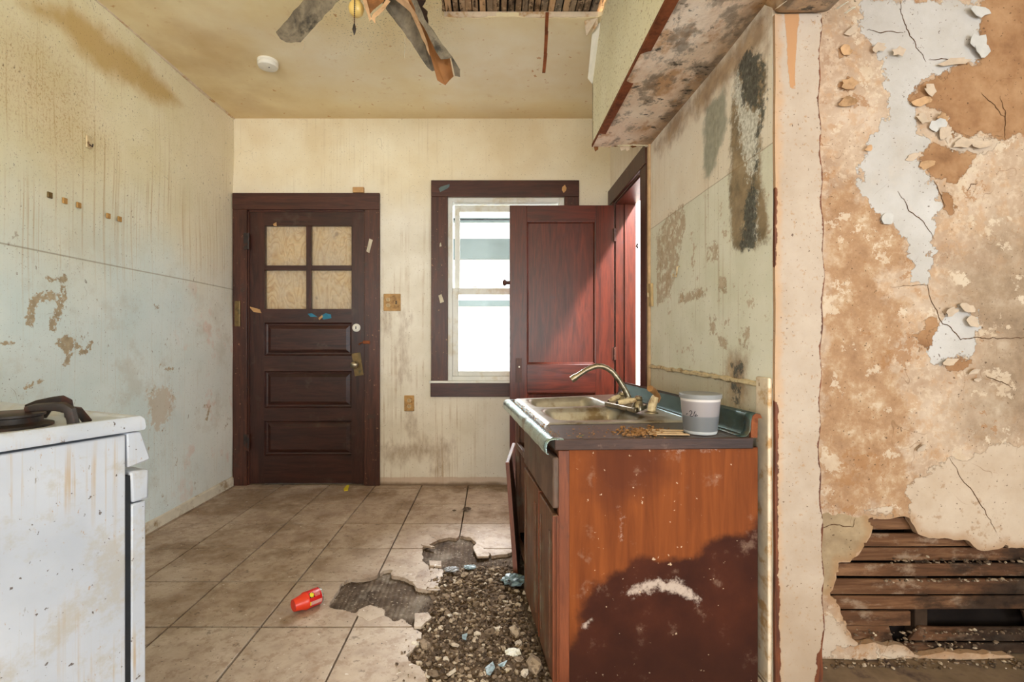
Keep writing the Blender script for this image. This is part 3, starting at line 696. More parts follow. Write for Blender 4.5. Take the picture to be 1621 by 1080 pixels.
o = MB().raw([], []).prism([(XL-.01, -6.0, 0), (XL+.012, -6.0, 0), (XL+.012, -6.0, .058), (XL+.004, -6.0, .066), (XL-.01, -6.0, .066)], (0, YB+6.0, 0)).build('baseboard_left', M['basepaint'], bevel=.002)
tag(o, kind='structure')
tag(MB().prism([(XL-.01, -6.0, ZC-.008), (XL+.010, -6.0, ZC-.008), (XL+.010, -6.0, ZC+.01), (XL-.01, -6.0, ZC+.01)], (0, YB+6.0, 0)).build('trim_1', M['paper'], bevel=.003), kind='structure')
wl = bpy.data.objects['wall_left']
for i, (a, b) in enumerate([(77, 309), (101, 318), (123, 325), (170, 342), (188, 347)]):      # adhesive pads left on the wall
    x, y, z = onX(a, b, XL)
    MB().box(XL+.001, XL+.009, y-.011, y+.011, z-.013, z+.013).build('adhesive_pad', M['brass'] if i < 1 else M['plate'], wl, bevel=.002)
x, y, z = onX(139, 225, XL)
hk = MB().box(XL+.0, XL+.008, y-.014, y+.014, z-.03, z+.03).build('hook_plate', M['ivory'], wl, bevel=.002)
MB().tube([(XL+.008, y, z-.012), (XL+.022, y, z-.022), (XL+.024, y, z-.010)], .003, 6).build('hook', M['iron'], hk)

# ---- back wall with the openings of the entry door and the window
DX0, DX1, DZ1 = at(393, 0, YB)[0], at(578, 0, YB)[0], at(0, 333, YB)[2]
WX0, WX1, WZ0, WZ1 = at(709, 0, YB)[0], at(893, 0, YB)[0], at(0, 604, YB)[2], at(0, 313, YB)[2]
grid_sheet('wall_back', lambda u, v: (u, np.full(u.shape, YB), v), ar(XL-.1, XR+.2, .025, (DX0, DX1, WX0, WX1)), ar(-.02, ZC, .025, (0, DZ1, WZ0, WZ1)), M['back'],
    rects=((DX0, DX1, -1, DZ1), (WX0, WX1, WZ0, WZ1)), thick=(0, .16, 0), masks=dict(
    stain=mask([Bw([(610, 705), (715, 700), (712, 720), (700, 720), (700, 768), (690, 768), (685, 722), (612, 730)]), Bw([(668, 700), (712, 700), (708, 728), (690, 730)])],
               [(Bw([(640, 500), (635, 600)]), .03), (Bw([(612, 480), (612, 520)]), .03), (Bw([(650, 655), (655, 690)]), .02)])))
RT = .143
# ---- ceiling with the torn-out hole
hole_c = Cw([(700, 28), (745, 29), (800, 27), (860, 29), (944, 28)])
hole_poly = rag([(hole_c[0][0], 1.75), (hole_c[0][0]+.02, 2.1), hole_c[0], hole_c[1], hole_c[2], hole_c[3], hole_c[4], (.552, 2.46), (.552, 1.75)], .02, .008, 3)
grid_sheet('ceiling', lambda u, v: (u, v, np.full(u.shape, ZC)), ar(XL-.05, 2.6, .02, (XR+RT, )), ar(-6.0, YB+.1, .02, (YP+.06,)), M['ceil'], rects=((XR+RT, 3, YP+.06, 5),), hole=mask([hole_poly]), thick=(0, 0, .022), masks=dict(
    pale=mask([Cw([(740, 45), (930, 45), (930, 160), (700, 160), (650, 110)]), Cw([(380, 40), (520, 60), (640, 150), (500, 130)])]),
    dark=mask([Cw([(160, 8), (330, 12), (440, 175), (375, 184), (250, 90)])]),
    specks=mask([Cw([(520, 5), (690, 5), (680, 60), (560, 70)])]),
))
ce = bpy.data.objects['ceiling']
MB().box(-.32, .60, 1.6, 2.60, ZC+.075, ZC+.085).box(-.32, .60, 2.58, 2.60, ZC+.02, ZC+.08).box(-.32, .60, 1.60, 1.62, ZC+.02, ZC+.08).box(-.32, -.31, 1.6, 2.6, ZC+.02, ZC+.08).box(.59, .60, 1.6, 2.6, ZC+.02, ZC+.08).build('cavity_blackout', M['near_black'], ce)  # near-black box added above the laths to keep the sky out
xx = -.275
while xx < .55:                                     # ceiling lath seen through the hole
    wdt = R.uniform(.026, .034); dz = R.uniform(0, .006)
    MB().hexa([(xx, 1.72, ZC+.034+dz), (xx+wdt, 1.72, ZC+.034+dz), (xx+wdt+R.uniform(-.004, .004), 2.50, ZC+.030+dz), (xx+R.uniform(-.004, .004), 2.50, ZC+.030+dz)],
              [(xx, 1.72, ZC+.044+dz), (xx+wdt, 1.72, ZC+.044+dz), (xx+wdt, 2.50, ZC+.042+dz), (xx, 2.50, ZC+.042+dz)]).build('lath', M['lathc'], ce, bevel=.0015)
    xx += wdt+R.uniform(.003, .009)
MB().box(-.25, .55, 2.472, 2.49, ZC+.002, ZC+.03).build('plaster_rim', M['paper'], ce, bevel=.004)
# ---- right wall (partition) with the porch doorway
RY0, RY1, RZ1, RT = 2.81, 3.46, 2.05, .143
grid_sheet('wall_right', lambda u, v: (np.full(u.shape, XR), u, v), ar(1.514, YB, .015, (RY0, RY1)), ar(0, ZC, .015, (RZ1,)), M['right'],
    rects=((RY0, RY1, -1, RZ1),), thick=(RT, 0, 0), masks=dict(
    rot=mask([Rw([(1155, 175), (1152, 300), (1156, 405), (1222, 388), (1208, 250), (1216, 100), (1190, 68), (1163, 112)])]),
    mold=mask([Rw([(1168, 100), (1185, 75), (1203, 92), (1205, 140), (1198, 172), (1174, 165)]), Rw([(1178, 320), (1190, 290), (1198, 330), (1196, 392), (1172, 398)]),
               Rw([(1158, 578), (1176, 578), (1176, 592), (1158, 592)]), Rw([(1160, 605), (1168, 605), (1172, 640), (1160, 640)])],
              [(Rw([(1206, 95), (1208, 160), (1203, 200), (1197, 215)]), .012), (Rw([(1197, 240), (1197, 262)]), .012), (Rw([(1194, 290), (1192, 330)]), .012)]),
    fuzz=mask([Rw([(1160, 140), (1170, 110), (1180, 165), (1203, 175), (1200, 270), (1186, 285), (1172, 230)]), Rw([(1194, 310), (1198, 310), (1198, 385), (1190, 385)])]),
    green=mask([Rw([(1112, 190), (1118, 168), (1148, 132), (1154, 190), (1135, 262), (1113, 300)])]),
    wet=mask([Rw([(1036, 236), (1060, 195), (1100, 145), (1150, 82), (1205, 10), (1226, 5), (1215, 70), (1165, 118), (1120, 165), (1080, 205), (1045, 245)]), Rw([(1150, 560), (1185, 560), (1180, 640), (1150, 640)])]),
    chips=mask([Rw([(1040, 372), (1062, 335), (1082, 325), (1086, 352), (1074, 420), (1060, 470), (1040, 482)]), Rw([(1118, 390), (1135, 380), (1138, 410), (1120, 418)]), Rw([(1140, 440), (1152, 445), (1148, 462), (1138, 458)]),
                Rw([(1122, 500), (1134, 495), (1130, 530), (1124, 525)]), Rw([(1170, 525), (1185, 520), (1186, 552), (1172, 555)])], [(Rw([(1075, 475), (1115, 462)]), .018), (Rw([(1142, 540), (1148, 545)]), .02)]),
))
wr = bpy.data.objects['wall_right']
# ragged ledge of old mortar along the wall where a worktop once met it
pts = []; 
for i in range(46):
    y = 1.56+i*.0255; pts.append((XR-.004-.006*abs(fnoise(y*14, 0)), y, .926+.010*fnoise(y*9, 3)))
MB().tube(pts, [.009+.006*fnoise(p[1]*22, 7) for p in pts], 6).build('mortar_ridge', M['ivory'], wr, smooth=True)
MB().box(XR-.014, XR, 1.512, 1.585, 0.0, .95).build('wall_batten', M['paper'], wr, bevel=.004, label='pinkish painted batten')
x, y, z = onX(1031, 467, XR)
sp = MB().hexa([(XR-.012, y-.04, z-.065), (XR, y-.04, z-.065), (XR, y+.045, z-.062), (XR-.012, y+.045, z-.062)], [(XR-.016, y-.035, z+.06), (XR, y-.035, z+.06), (XR, y+.045, z+.066), (XR-.014, y+.045, z+.066)])
so = sp.build('switch_plate', M['slot'], bevel=.002); tag(so, 'yellowed switch plate hanging loose beside the porch doorway', 'switch plate')
MB().box(XR-.022, XR-.012, y-.004, y+.006, z-.012, z+.012).build('toggle', M['ivory'], so, bevel=.002)
x, y, z = onX(1076, 432, XR)
hk = MB().tube([(XR, y, z+.03), (XR-.012, y, z+.028), (XR-.014, y, z), (XR-.018, y, z-.02), (XR-.028, y+.004, z-.018), (XR-.03, y+.004, z-.004)], .0035, 7).build('wall_hook', M['ivory'], smooth=True)
tag(hk, 'small cream hook screwed to the right wall above the sink', 'hook')

# ---- end of the partition: painted post, and the header that runs on from it
PX0, PX1 = XR, at(1300, 0, 1.50)[0]
pk = crop(1190, 760, 3.375)
Pp = lambda pts: [(at(a, b, 1.5)[0], at(a, b, 1.5)[2]) for a, b in pts]
grid_sheet('trim_2', lambda u, v: (u, np.full(u.shape, 1.498), v), ar(PX0, PX1, .01), ar(0, 2.072, .01), M['post'], thick=(0, .012, 0), masks=dict(
    strip=mask([Pp([(1241, 20), (1265, 20), (1262, 80), (1257, 128), (1260, 145), (1250, 140), (1246, 100), (1245, 60)])]),
    bare=mask([Pp(pk([(100, 0), (128, 0), (128, 340), (125, 420), (145, 560), (150, 640), (145, 760), (152, 900), (150, 1090), (100, 1090)])), Pp(pk([(340, 930), (375, 900), (375, 1090), (330, 1090), (345, 1000)]))],
              [(Pp([(1226, 300), (1226, 420)]), .006), (Pp([(1226.5, 640), (1226.5, 1090)]), .010), (Pp([(1300, 30), (1300, 1090)]), .003)]),
), bumpfn=lambda u, v: np.stack([.006*np.sin(v*6)*(u > (PX0+PX1)/2)+.003*np.sin(v*41)*(u > PX1-.012), -.003*np.sin(v*17+u*30)*.5, 0*u], -1))
hd = MB(); 
hd.hexa([(PX0-.004, .30, 2.060), (PX1+.014, .30, 2.060), (PX1+.018, 1.49, 2.066), (PX0-.004, 1.49, 2.066)], [(PX0-.004, .30, 2.2), (PX1+.014, .30, 2.2), (PX1+.018, 1.64, 2.2), (PX0-.004, 1.64, 2.2)])
o = hd.build('trim_3', M['under'], bevel=.02); tag(o, kind='structure')
MB().box(PX0, PX1, .30, 1.64, 2.2, ZC).build('wall_over_header', M['paper']); tag(bpy.data.objects['wall_over_header'], kind='structure')
for k_, (a, b, s_) in enumerate([(1240, 8, .03), (1346, 18, .022), (1334, 10, .03)]):          # loose flakes at the header
    x, y, z = at(a, b, 1.46)
    f = MB(); n_ = 9; pr = []
    for i in range(n_):
        t = i/(n_-1); pr.append((x+s_*(t-.5), y-.02*math.sin(t*3.1), z+s_*.5*(t-.5)))
    f.raw(pr+[(p[0]+.004, p[1]+s_*.8, p[2]+.012) for p in pr], [(i, i+1, n_+i+1, n_+i) for i in range(n_-1)])
    oo = f.build('paint_flake', M['white'] if k_ else M['paper'], bpy.data.objects['trim_3'])
    m = oo.modifiers.new('solid', 'SOLIDIFY'); m.thickness = .001
# ---- soffit above the sink
SX, SZ, SY = .553, 2.144, 2.70
grid_sheet('soffit', lambda u, v: (np.full(u.shape, SX), u, v), ar(.3, SY, .03), ar(SZ, ZC, .03), M['soffit'], thick=(.012, 0, 0))
so = bpy.data.objects['soffit']
u_ = grid_sheet('soffit_underside', lambda u, v: (u, v, np.full(u.shape, SZ)), ar(SX, XR, .012), ar(.3, SY, .012), M['under'], thick=(0, 0, .012), parent=so,
    bumpfn=lambda u, v: np.stack([0*u, .006*np.sin(u*60)*(v > SY-.01), .006*np.sin(v*9)*np.sin(u*14)-.012*np.exp(-((v-1.9)/.25)**2)*(u-SX)/.3], -1))
MB().box(SX, XR, SY-.012, SY, SZ, ZC).build('soffit_end', M['soffit'], so)
prof = [(SX-.004, SZ-.004), (SX+.034, SZ-.004), (SX+.034, SZ-.001), (SX-.001, SZ-.001), (SX-.001, SZ+.012), (SX-.004, SZ+.012)]
MB().prism([(a, .3, b) for a, b in prof], (0, SY-.3, 0)).build('corner_bead', M['rust'], so, label='rusty metal corner bead')
for i in range(9):                                 # torn paper along the far lower edge of the soffit
    x = SX+.01+i*.034+R.uniform(-.006, .006); L = R.uniform(.012, .04); ww = R.uniform(.02, .05)
    f = MB(); g = [(x, SY-.004, SZ+.002), (x+ww, SY-.004, SZ+.002), (x+ww*.9, SY-.02, SZ-L*.6), (x+ww*.7, SY-.034, SZ-L*.8), (x+.004, SY-.03, SZ-L)]
    oo = f.prism(g, (0, .0015, 0)).build('torn_paper', M['paper'] if i % 3 else M['veneer'], so)
f = MB().prism([at(925, 33, 2.5), at(946, 28, 2.46), at(946, 40, 2.48), at(937, 52, 2.52), at(928, 57, 2.5)], (0, .002, 0)); f.build('hanging_paper', M['paper'], ce)
f = MB().prism([(SX-.002, 2.5, ZC-.01), (SX-.002, 2.7, ZC-.22), (SX-.03, 2.68, ZC-.20), (SX-.036, 2.52, ZC-.02)], (.002, 0, 0)); f.build('peeling_paint', M['white'], so)

# ---- side room: broken plaster wall on lath
q3, q4, q8 = crop(1280, 0, 2.572), crop(1280, 400, 2.572), crop(1280, 780, 3.6)
hole_p = Pw(q8([(335, 145), (575, 145), (600, 190), (622, 238), (660, 250), (740, 262), (910, 275), (960, 325), (1080, 322), (1130, 296), (1200, 322), (1500, 335), (1900, 360), (1900, 930), (1500, 950), (1228, 945), (1000, 925), (800, 905), (640, 935), (560, 880),
    (480, 868), (300, 862), (245, 830), (212, 770), (215, 740), (180, 650), (112, 582), (150, 520), (175, 400), (240, 400), (300, 330), (322, 290), (362, 190)]))
hole_p = rag(hole_p, .015, .007, 5)
hm = mask([hole_p])
grid_sheet('wall_side_room', lambda u, v: (u, np.full(u.shape, YP), v), ar(.95, 2.6, .01), ar(0, ZC, .01), M['plaster'], hole=hm, thick=(0, .022, 0), masks=dict(
    rim=hm,
    brown=mask([Pw(q3([(705, 0), (1100, 0), (1100, 520), (877, 540), (800, 570), (690, 545), (640, 550), (590, 545), (570, 480), (520, 440), (495, 437), (405, 415), (420, 380), (450, 350), (520, 310), (570, 290), (612, 255), (685, 268), (715, 205), (685, 165), (700, 120)])),
                Pw(q3([(437, 640), (510, 585), (560, 610), (690, 630), (640, 700), (600, 752), (560, 745), (500, 720), (470, 700), (440, 685)])),
                Pw(q3([(115, 200), (140, 185), (170, 205), (150, 240), (120, 235)])), Pw(q3([(125, 345), (160, 320), (188, 335), (185, 365), (135, 375)])), Pw(q3([(118, 410), (150, 395), (180, 400), (165, 440), (125, 430)])),
                Pw(q4([(430, 340), (500, 265), (520, 270), (520, 320), (490, 400), (460, 395)])), Pw(q4([(540, 465), (600, 432), (665, 435), (650, 470), (590, 488)])),
                Pw(q3([(525, 790), (560, 780), (605, 850), (570, 880), (545, 850)])), Pw(q3([(515, 470), (550, 460), (565, 490), (530, 510)]))]),
    white=mask([Pw(q3([(200, 0), (700, 0), (695, 60), (703, 110), (680, 165), (713, 205), (688, 262), (612, 240), (555, 308), (490, 310), (435, 365), (400, 412), (440, 470), (435, 540), (490, 588), (437, 640), (480, 720), (530, 830), (512, 960), (490, 1080), (420, 1060), (400, 990), (340, 905), (300, 900), (240, 820), (205, 760), (232, 600), (325, 450), (310, 250), (235, 150)])),
                Pw(q4([(410, 0), (520, 0), (500, 90), (480, 130), (420, 120)])), Pw(q4([(480, 400), (520, 300), (600, 220), (690, 260), (680, 400), (580, 440), (540, 470)]))]),
    cream=mask([Pw(q4([(412, 948), (480, 900), (572, 836), (660, 856), (720, 800), (790, 775), (877, 790), (1200, 800), (1200, 1350), (430, 1350), (405, 1120)])), Pw(q3([(520, 545), (590, 545), (680, 555), (780, 570), (760, 620), (690, 630), (600, 620), (540, 570)])),
                Pw(q8([(50, 720), (110, 690), (215, 760), (250, 850), (300, 860), (160, 880), (150, 945), (50, 950)])), Pw(q8([(380, 870), (550, 880), (630, 935), (420, 940)])), Pw(q8([(330, 95), (470, 70), (480, 125), (360, 130)]))]),
    tan=mask([Pw(q3([(50, 790), (110, 780), (180, 760), (240, 820), (300, 900), (345, 910), (400, 990), (420, 1080), (50, 1080)])), Pw(q4([(50, -30), (330, -30), (300, 130), (400, 230), (330, 500), (420, 700), (420, 1050), (50, 1070)]))]),
    grey=mask([Pw(q3([(680, 960), (800, 920), (1000, 900), (1000, 1100), (640, 1100)])), Pw(q4([(620, 0), (1000, 0), (1000, 760), (700, 780), (620, 640), (700, 420), (560, 200)]))]),
    coat=mask([Pw(q8([(40, 118), (335, 145), (362, 190), (322, 290), (240, 400), (175, 400), (150, 520), (112, 582), (40, 600)]))]),
    aged=mask([Pw(q3([(200, 240), (420, 300), (430, 600), (520, 900), (480, 1080), (200, 800)]))]),
), bumpfn=lambda u, v: np.stack([0*u, .006*np.sin(u*7+1)*np.sin(v*5)+.003*np.sin(u*19+v*13), 0*u], -1))
wp = bpy.data.objects['wall_side_room']
MB().box(.95, 2.6, YP+.085, YP+.095, 0, 1.0).build('cavity_blackout', M['near_black'], wp)  # near-black sheet, the shade behind the laths put into its colour
for xs in (1.47, 1.88, 2.29): MB().box(xs-.022, xs+.022, YP+.040, YP+.085, 0, .95).build('stud', M['stud'], wp, bevel=.003)
z = .075; i = 0
LB = [at(0, 780+y_/3.6, YP+.025)[2] for y_ in (145, 228, 318, 405, 495, 592, 675, 765, 858, 930)]
for i in range(len(LB)-1):                          # each lath strip a piece of its own, the low ones broken off
    zt, zb = LB[i]-.002, LB[i+1]+.004+R.uniform(0, .003)
    segs = [(.97, 2.58)]
    if i == 6: segs = [(.97, at(1452, 0, YP)[0]), (at(1640, 0, YP)[0], 2.58)]
    if i == 7: segs = [(.97, at(1425, 0, YP)[0]), (at(1450, 0, YP)[0], 2.3)]
    if i == 0: segs = [(.97, at(1462, 0, YP)[0]), (at(1480, 0, YP)[0], 2.58)]
    for a, b in segs:
        t1, t2, t3 = (R.uniform(-.003, .003) for _ in range(3)); dy = R.uniform(0, .005)
        nseg = 8; v = []; 
        for j in range(nseg+1):
            x = a+(b-a)*j/nseg; e = .003*fnoise(x*5, i*3.1); rg = R.uniform(-.045, .045) if j in (0, nseg) else 0
            v += [(x, YP+.024+dy, zb+e+t1), (x+rg, YP+.024+dy, zt+e+t2), (x+rg, YP+.034+dy, zt+e+t2), (x, YP+.034+dy, zb+e+t1)]
        f = [(4*j+c_, 4*j+(c_+1) % 4, 4*j+4+(c_+1) % 4, 4*j+4+c_) for j in range(nseg) for c_ in range(4)]+[(3, 2, 1, 0), tuple(4*nseg+c_ for c_ in range(4))]
        MB().raw(v, f).build('lath', M['lath'], wp, bevel=.0015)
# cracks running through the plaster, as thin dark grooves that follow its unevenness
def plaster_y(u, v): return YP+.006*math.sin(u*7+1)*math.sin(v*5)+.003*math.sin(u*19+v*13)
for ci_, l in enumerate([q3([(375, 0), (385, 60), (402, 115), (440, 180), (480, 250)]), q3([(360, 780), (400, 850), (460, 900), (510, 975)]), q3([(780, 390), (800, 450), (800, 570)]), q3([(490, 243), (608, 243)]), q3([(240, 120), (320, 124), (390, 130)]),
        q4([(330, 140), (485, 132), (500, 200), (545, 290), (575, 300), (620, 355), (877, 345), (1000, 350)]), q4([(575, 835), (620, 920), (690, 1010), (742, 1090), (765, 1140)]), q4([(720, 500), (830, 550)]), q8([(66, 210), (180, 185), (250, 195), (262, 145)]),
        q3([(500, 740), (530, 800), (545, 850)]), q3([(640, 780), (660, 750), (690, 745)]), q3([(700, 380), (760, 440), (800, 480)])]):
    pp_ = rag(Pw(l), .008, .005, 40+ci_, False)+[Pw(l)[-1]]; v = []; nn = len(pp_)
    for i, (x, z) in enumerate(pp_):
        a0 = Vector(pp_[max(i-1, 0)]); a1 = Vector(pp_[min(i+1, nn-1)]); d = (a1-a0).normalized(); nr = Vector((-d.y, d.x))
        hw = (.0004+.0011*math.sin(math.pi*min(1, (i+.5)/nn)))*(1+.5*fnoise(i*.9, ci_))
        for s_ in (-1, 1): v.append((x+nr.x*hw*s_, plaster_y(x, z)-.0008, z+nr.y*hw*s_))
    MB().raw(v, [(2*i, 2*i+2, 2*i+3, 2*i+1) for i in range(nn-1)]).build('crack', M['crack'], wp)
# curled flakes of paint standing off the plaster
def flake(px, py, wpx, hpx, ang, mat, seed, parent=wp, Y=YP, curl=1.0):
    """a torn scrap of paint: attached along its lower side, curling off the wall at its upper side"""
    rr = random.Random(seed); cx_, _, cz_ = at(px, py, Y); s_ = Y/F; k = 11
    ca, sa = math.cos(rad(ang)), math.sin(rad(ang)); v = []
    def put(a, b):
        x, z = a*wpx*s_*.5, b*hpx*s_*.5; lift = .0015+curl*.009*max(0, (b+.6)/1.6)**2
        return (cx_+x*ca-z*sa, Y-.007-lift, cz_+x*sa+z*ca)
    ring = [(rr.uniform(.55, 1.15)*math.cos(2*math.pi*i/k), rr.uniform(.55, 1.15)*math.sin(2*math.pi*i/k)) for i in range(k)]
    v = [put(0, 0)]+[put(a*.5, b*.5) for a, b in ring]+[put(a, b) for a, b in ring]
    f = [(0, 1+i, 1+(i+1) % k) for i in range(k)]+[(1+i, 1+k+i, 1+k+(i+1) % k, 1+(i+1) % k) for i in range(k)]
    oo = MB().raw(v, f).build('paint_flake', mat, parent)
    m = oo.modifiers.new('solid', 'SOLIDIFY'); m.thickness = .0009
for i, (a, b, wd, hh, an, mt) in enumerate([(1545, 70, 26, 30, 90, 'white'), (1552, 84, 24, 22, 120, 'white'), (1546, 20, 16, 30, 80, 'white'), (1508, 100, 40, 14, 190, 'paper'), (1468, 145, 16, 20, 60, 'paper'),
        (1478, 200, 26, 16, 10, 'white'), (1492, 212, 22, 18, 40, 'paper'), (1520, 228, 30, 14, 190, 'paper'), (1456, 190, 18, 16, 140, 'paper'), (1550, 230, 34, 12, 185, 'paper'), (1440, 250, 18, 12, 20, 'paper'),
        (1402, 348, 16, 22, 150, 'white'), (1345, 52, 20, 12, 30, 'paper'), (1388, 78, 22, 12, 20, 'paper'), (1420, 84, 20, 12, 0, 'paper'), (1502, 494, 18, 12, 20, 'paper'), (1528, 488, 22, 14, 160, 'paper'), (1536, 510, 18, 18, 200, 'paper'),
        (1538, 588, 16, 8, 20, 'paper'), (1543, 601, 9, 6, 0, 'paper'), (1500, 572, 22, 10, 190, 'paper'), (1456, 708, 15, 9, 30, 'paper'), (1372, 237, 10, 8, 0, 'veneer2'), (1336, 82, 18, 20, 20, 'veneer2'), (1340, 136, 24, 18, 10, 'veneer2'), (1338, 164, 24, 16, 5, 'veneer2'),
        (1455, 163, 30, 14, 10, 'veneer2'), (1488, 190, 18, 16, 40, 'veneer2'), (1462, 262, 22, 14, 20, 'veneer2')]):
    flake(a, b, wd*1.25, hh*1.25, an, M[{'white': 'flakew', 'paper': 'flakec'}.get(mt, mt)], 100+i, curl=.8)
# crumbled plaster caught on the broken lath
def rock_mesh(name, seed, sub=1, sx=1, sy=1, sz=1, amp=.28):
    bm = bmesh.new(); bmesh.ops.create_icosphere(bm, subdivisions=sub, radius=1); rr = random.Random(seed)
    for v in bm.verts:
        d = 1+amp*(rr.random()*2-1); v.co = Vector((v.co.x*d*sx, v.co.y*d*sy, v.co.z*d*sz))
    me = bpy.data.meshes.new(name); bm.to_mesh(me); bm.free(); return me
ROCK = [rock_mesh('rubble_shape', 50+i, 1, R.uniform(.8, 1.3), R.uniform(.7, 1.0), R.uniform(.5, .8)) for i in range(8)]
def joined_rocks(name, spots, mat, parent=None):
    mb = MB(); data = []; tint = []
    for me in ROCK: data.append(([v.co.copy() for v in me.vertices], [tuple(p.vertices) for p in me.polygons]))
    for x, y, z, s_ in spots:
        vv, ff = data[R.randrange(8)]; rot = Matrix.Rotation(R.uniform(0, 6.28), 3, 'Z') @ Matrix.Rotation(R.uniform(-.6, .6), 3, 'X')
        mb.raw([rot @ (p*s_)+Vector((x, y, z)) for p in vv], ff); tint += [R.random()**1.3]*len(vv)
    me = bpy.data.meshes.new(name); me.from_pydata(mb.v, [], mb.f); me.materials.append(mat)
    me.attributes.new('tint', 'FLOAT', 'POINT').data.foreach_set('value', tint)
    o = link(bpy.data.objects.new(name, me))
    if parent: o.parent = parent
    o['kind'] = 'stuff'; return o
sp_ = []
for _ in range(420):
    px = R.uniform(1350, 1700); py = 780+R.choice([R.gauss(392, 7), R.gauss(500, 5), R.gauss(860, 22), R.gauss(800, 12), R.gauss(925, 10)])/3.6
    if px < 1400 and py < 960: continue
    x, y, z = at(px, py, YP+R.uniform(.004, .02)); sp_.append((x, y, z, R.uniform(.002, .007)))
for _ in range(300):
    sp_.append((R.uniform(1.05, 2.4), YP-R.uniform(.0, .05), .002, R.uniform(.002, .008)))
joined_rocks('plaster_crumbs', sp_, M['rubble'], wp)

# ---- porch beyond the right doorway
tag(MB().box(XR+RT, 3.2, 4.3, 4.4, -.3, 2.9).box(2.4, 2.5, 1.75, 4.4, -.3, 2.9).build('wall_porch', M['porch']), kind='structure')
tag(MB().box(XR+.0, 3.2, 1.72, 4.4, -.06, -.02).build('porch_floor', M['sill']), kind='structure')
# ---- side room floor
tag(MB().box(XR+.02, 2.6, -6.0, YP+.1, -.06, -.002).build('side_room_floor', M['sill']), kind='structure')

# ---- floor: slab, tiles with open joints, the broken patch with its mortar bed
flo = struct('floor')
MB().box(XL-.05, XR+.05, .1, YB+.02, -.10, -.016).build('slab', M['mortar'], flo)
MB().box(XL-.05, XR+.05, -6.0, .45, -.10, -.004).build('front_boards', M['frontfloor'], flo)
tag(MB().box(XL-.1, 2.7, -6.1, -6.0, -.1, ZC+.1).build('wall_front', M['roomwall']), kind='structure')
tag(MB().box(2.6, 2.7, -6.1, YP+.1, -.1, ZC+.1).build('wall_far_right', M['roomwall']), kind='structure')
c6 = crop(500, 780, 3.6)
brk = Fw(c6([(608, 310), (660, 288), (700, 268), (760, 256), (800, 262), (820, 245), (880, 256), (930, 300), (1000, 360), (1080, 352), (1140, 330), (1300, 330), (1900, 420), (1900, 1300), (640, 1300), (640, 1080), (625, 1030), (595, 990), (540, 970), (512, 930), (560, 885), (590, 850), (605, 800), (555, 772), (490, 715), (450, 735), (390, 700), (390, 672), (310, 640), (245, 665), (225, 690), (150, 668), (75, 655),
    (80, 625), (110, 580), (145, 515), (200, 490), (270, 492), (330, 478), (365, 462), (385, 445), (437, 440), (432, 472), (500, 485), (548, 505), (580, 545), (650, 555), (710, 555), (725, 490), (725, 440), (650, 418), (608, 390)]))
brk = rag(brk, .012, .006, 9)
bmask = mask([brk])
T, TX, TY, GAP = .342, -.18, 3.182, .0075
full = MB().box(GAP/2, T-GAP/2, GAP/2, T-GAP/2, -.016, 0)
fo = full.build('tile', M['tile'], flo, local=True, bevel=.0015); tile_me = fo.data; first = True
for ci in range(-6, 4):
    for ri in range(-9, 2):
        x0, y0 = TX+ci*T, TY+ri*T
        x1, y1 = x0+T, y0+T
        cx0, cx1, cy0, cy1 = max(x0, XL), min(x1, XR), y0, min(y1, YB)
        if cx1-cx0 < .02 or cy1-cy0 < .02 or cy1 < .35: continue
        gu, gv = np.meshgrid(np.linspace(cx0, cx1, 25), np.linspace(cy0, cy1, 25), indexing='ij')
        d = bmask(gu.ravel(), gv.ravel())
        if d.min() > 0: continue
        tilt = R.uniform(-.0012, .0012)
        if d.max() < -.004:
            if abs(cx1-cx0-T) < 1e-6 and abs(cy1-cy0-T) < 1e-6:
                if first: o = fo; first = False
                else:
                    o = link(bpy.data.objects.new('tile', tile_me)); o.parent = flo
                    m = o.modifiers.new('bevel', 'BEVEL'); m.width = .0015; m.segments = 2
                o.location = (x0, y0, tilt)
            else:
                MB().box(cx0+GAP/2, cx1-GAP/2, cy0+GAP/2, cy1-GAP/2, -.016, tilt).build('tile', M['tile'], flo, bevel=.0015)
        else:
            grid_sheet('tile', lambda u, v: (u, v, np.zeros(u.shape)), ar(cx0+GAP/2, cx1-GAP/2, .006), ar(cy0+GAP/2, cy1-GAP/2, .006), M['tile'], hole=bmask, thick=(0, 0, -.016), parent=flo)
# loose tile shards around the break
def shard(pts, z0, tiltv, name='tile_shard'):
    P = [onZ(a, b, 0)[:2] for a, b in c6(pts)]; P = rag(P, .015, .003, len(pts))
    cxm = sum(p[0] for p in P)/len(P); cym = sum(p[1] for p in P)/len(P)
    top = [(x, y, z0+(x-cxm)*tiltv[0]+(y-cym)*tiltv[1]) for x, y in P]
    return MB().prism(top, (0, 0, -.010)).build(name, M['tile'], flo, bevel=.001)
shard([(600, 300), (625, 290), (680, 318), (625, 310)], .006, (.05, .03))
shard([(645, 400), (715, 402), (715, 430), (650, 425)], .010, (.0, .1))
shard([(920, 290), (990, 350), (985, 365), (920, 370), (895, 320)], .004, (-.06, 0))
shard([(580, 455), (640, 425), (660, 490), (600, 545), (550, 515)], .001, (.02, .02))
shard([(665, 490), (720, 445), (725, 495), (700, 552), (640, 545)], .003, (-.03, .02))
shard([(245, 668), (300, 645), (385, 680), (390, 705), (300, 735), (235, 700)], .002, (.02, .01))
shard([(565, 692), (640, 690), (660, 720), (600, 775), (560, 775)], .006, (.03, -.02))
shard([(470, 780), (590, 790), (560, 850), (470, 840)], -.001, (.01, .01))
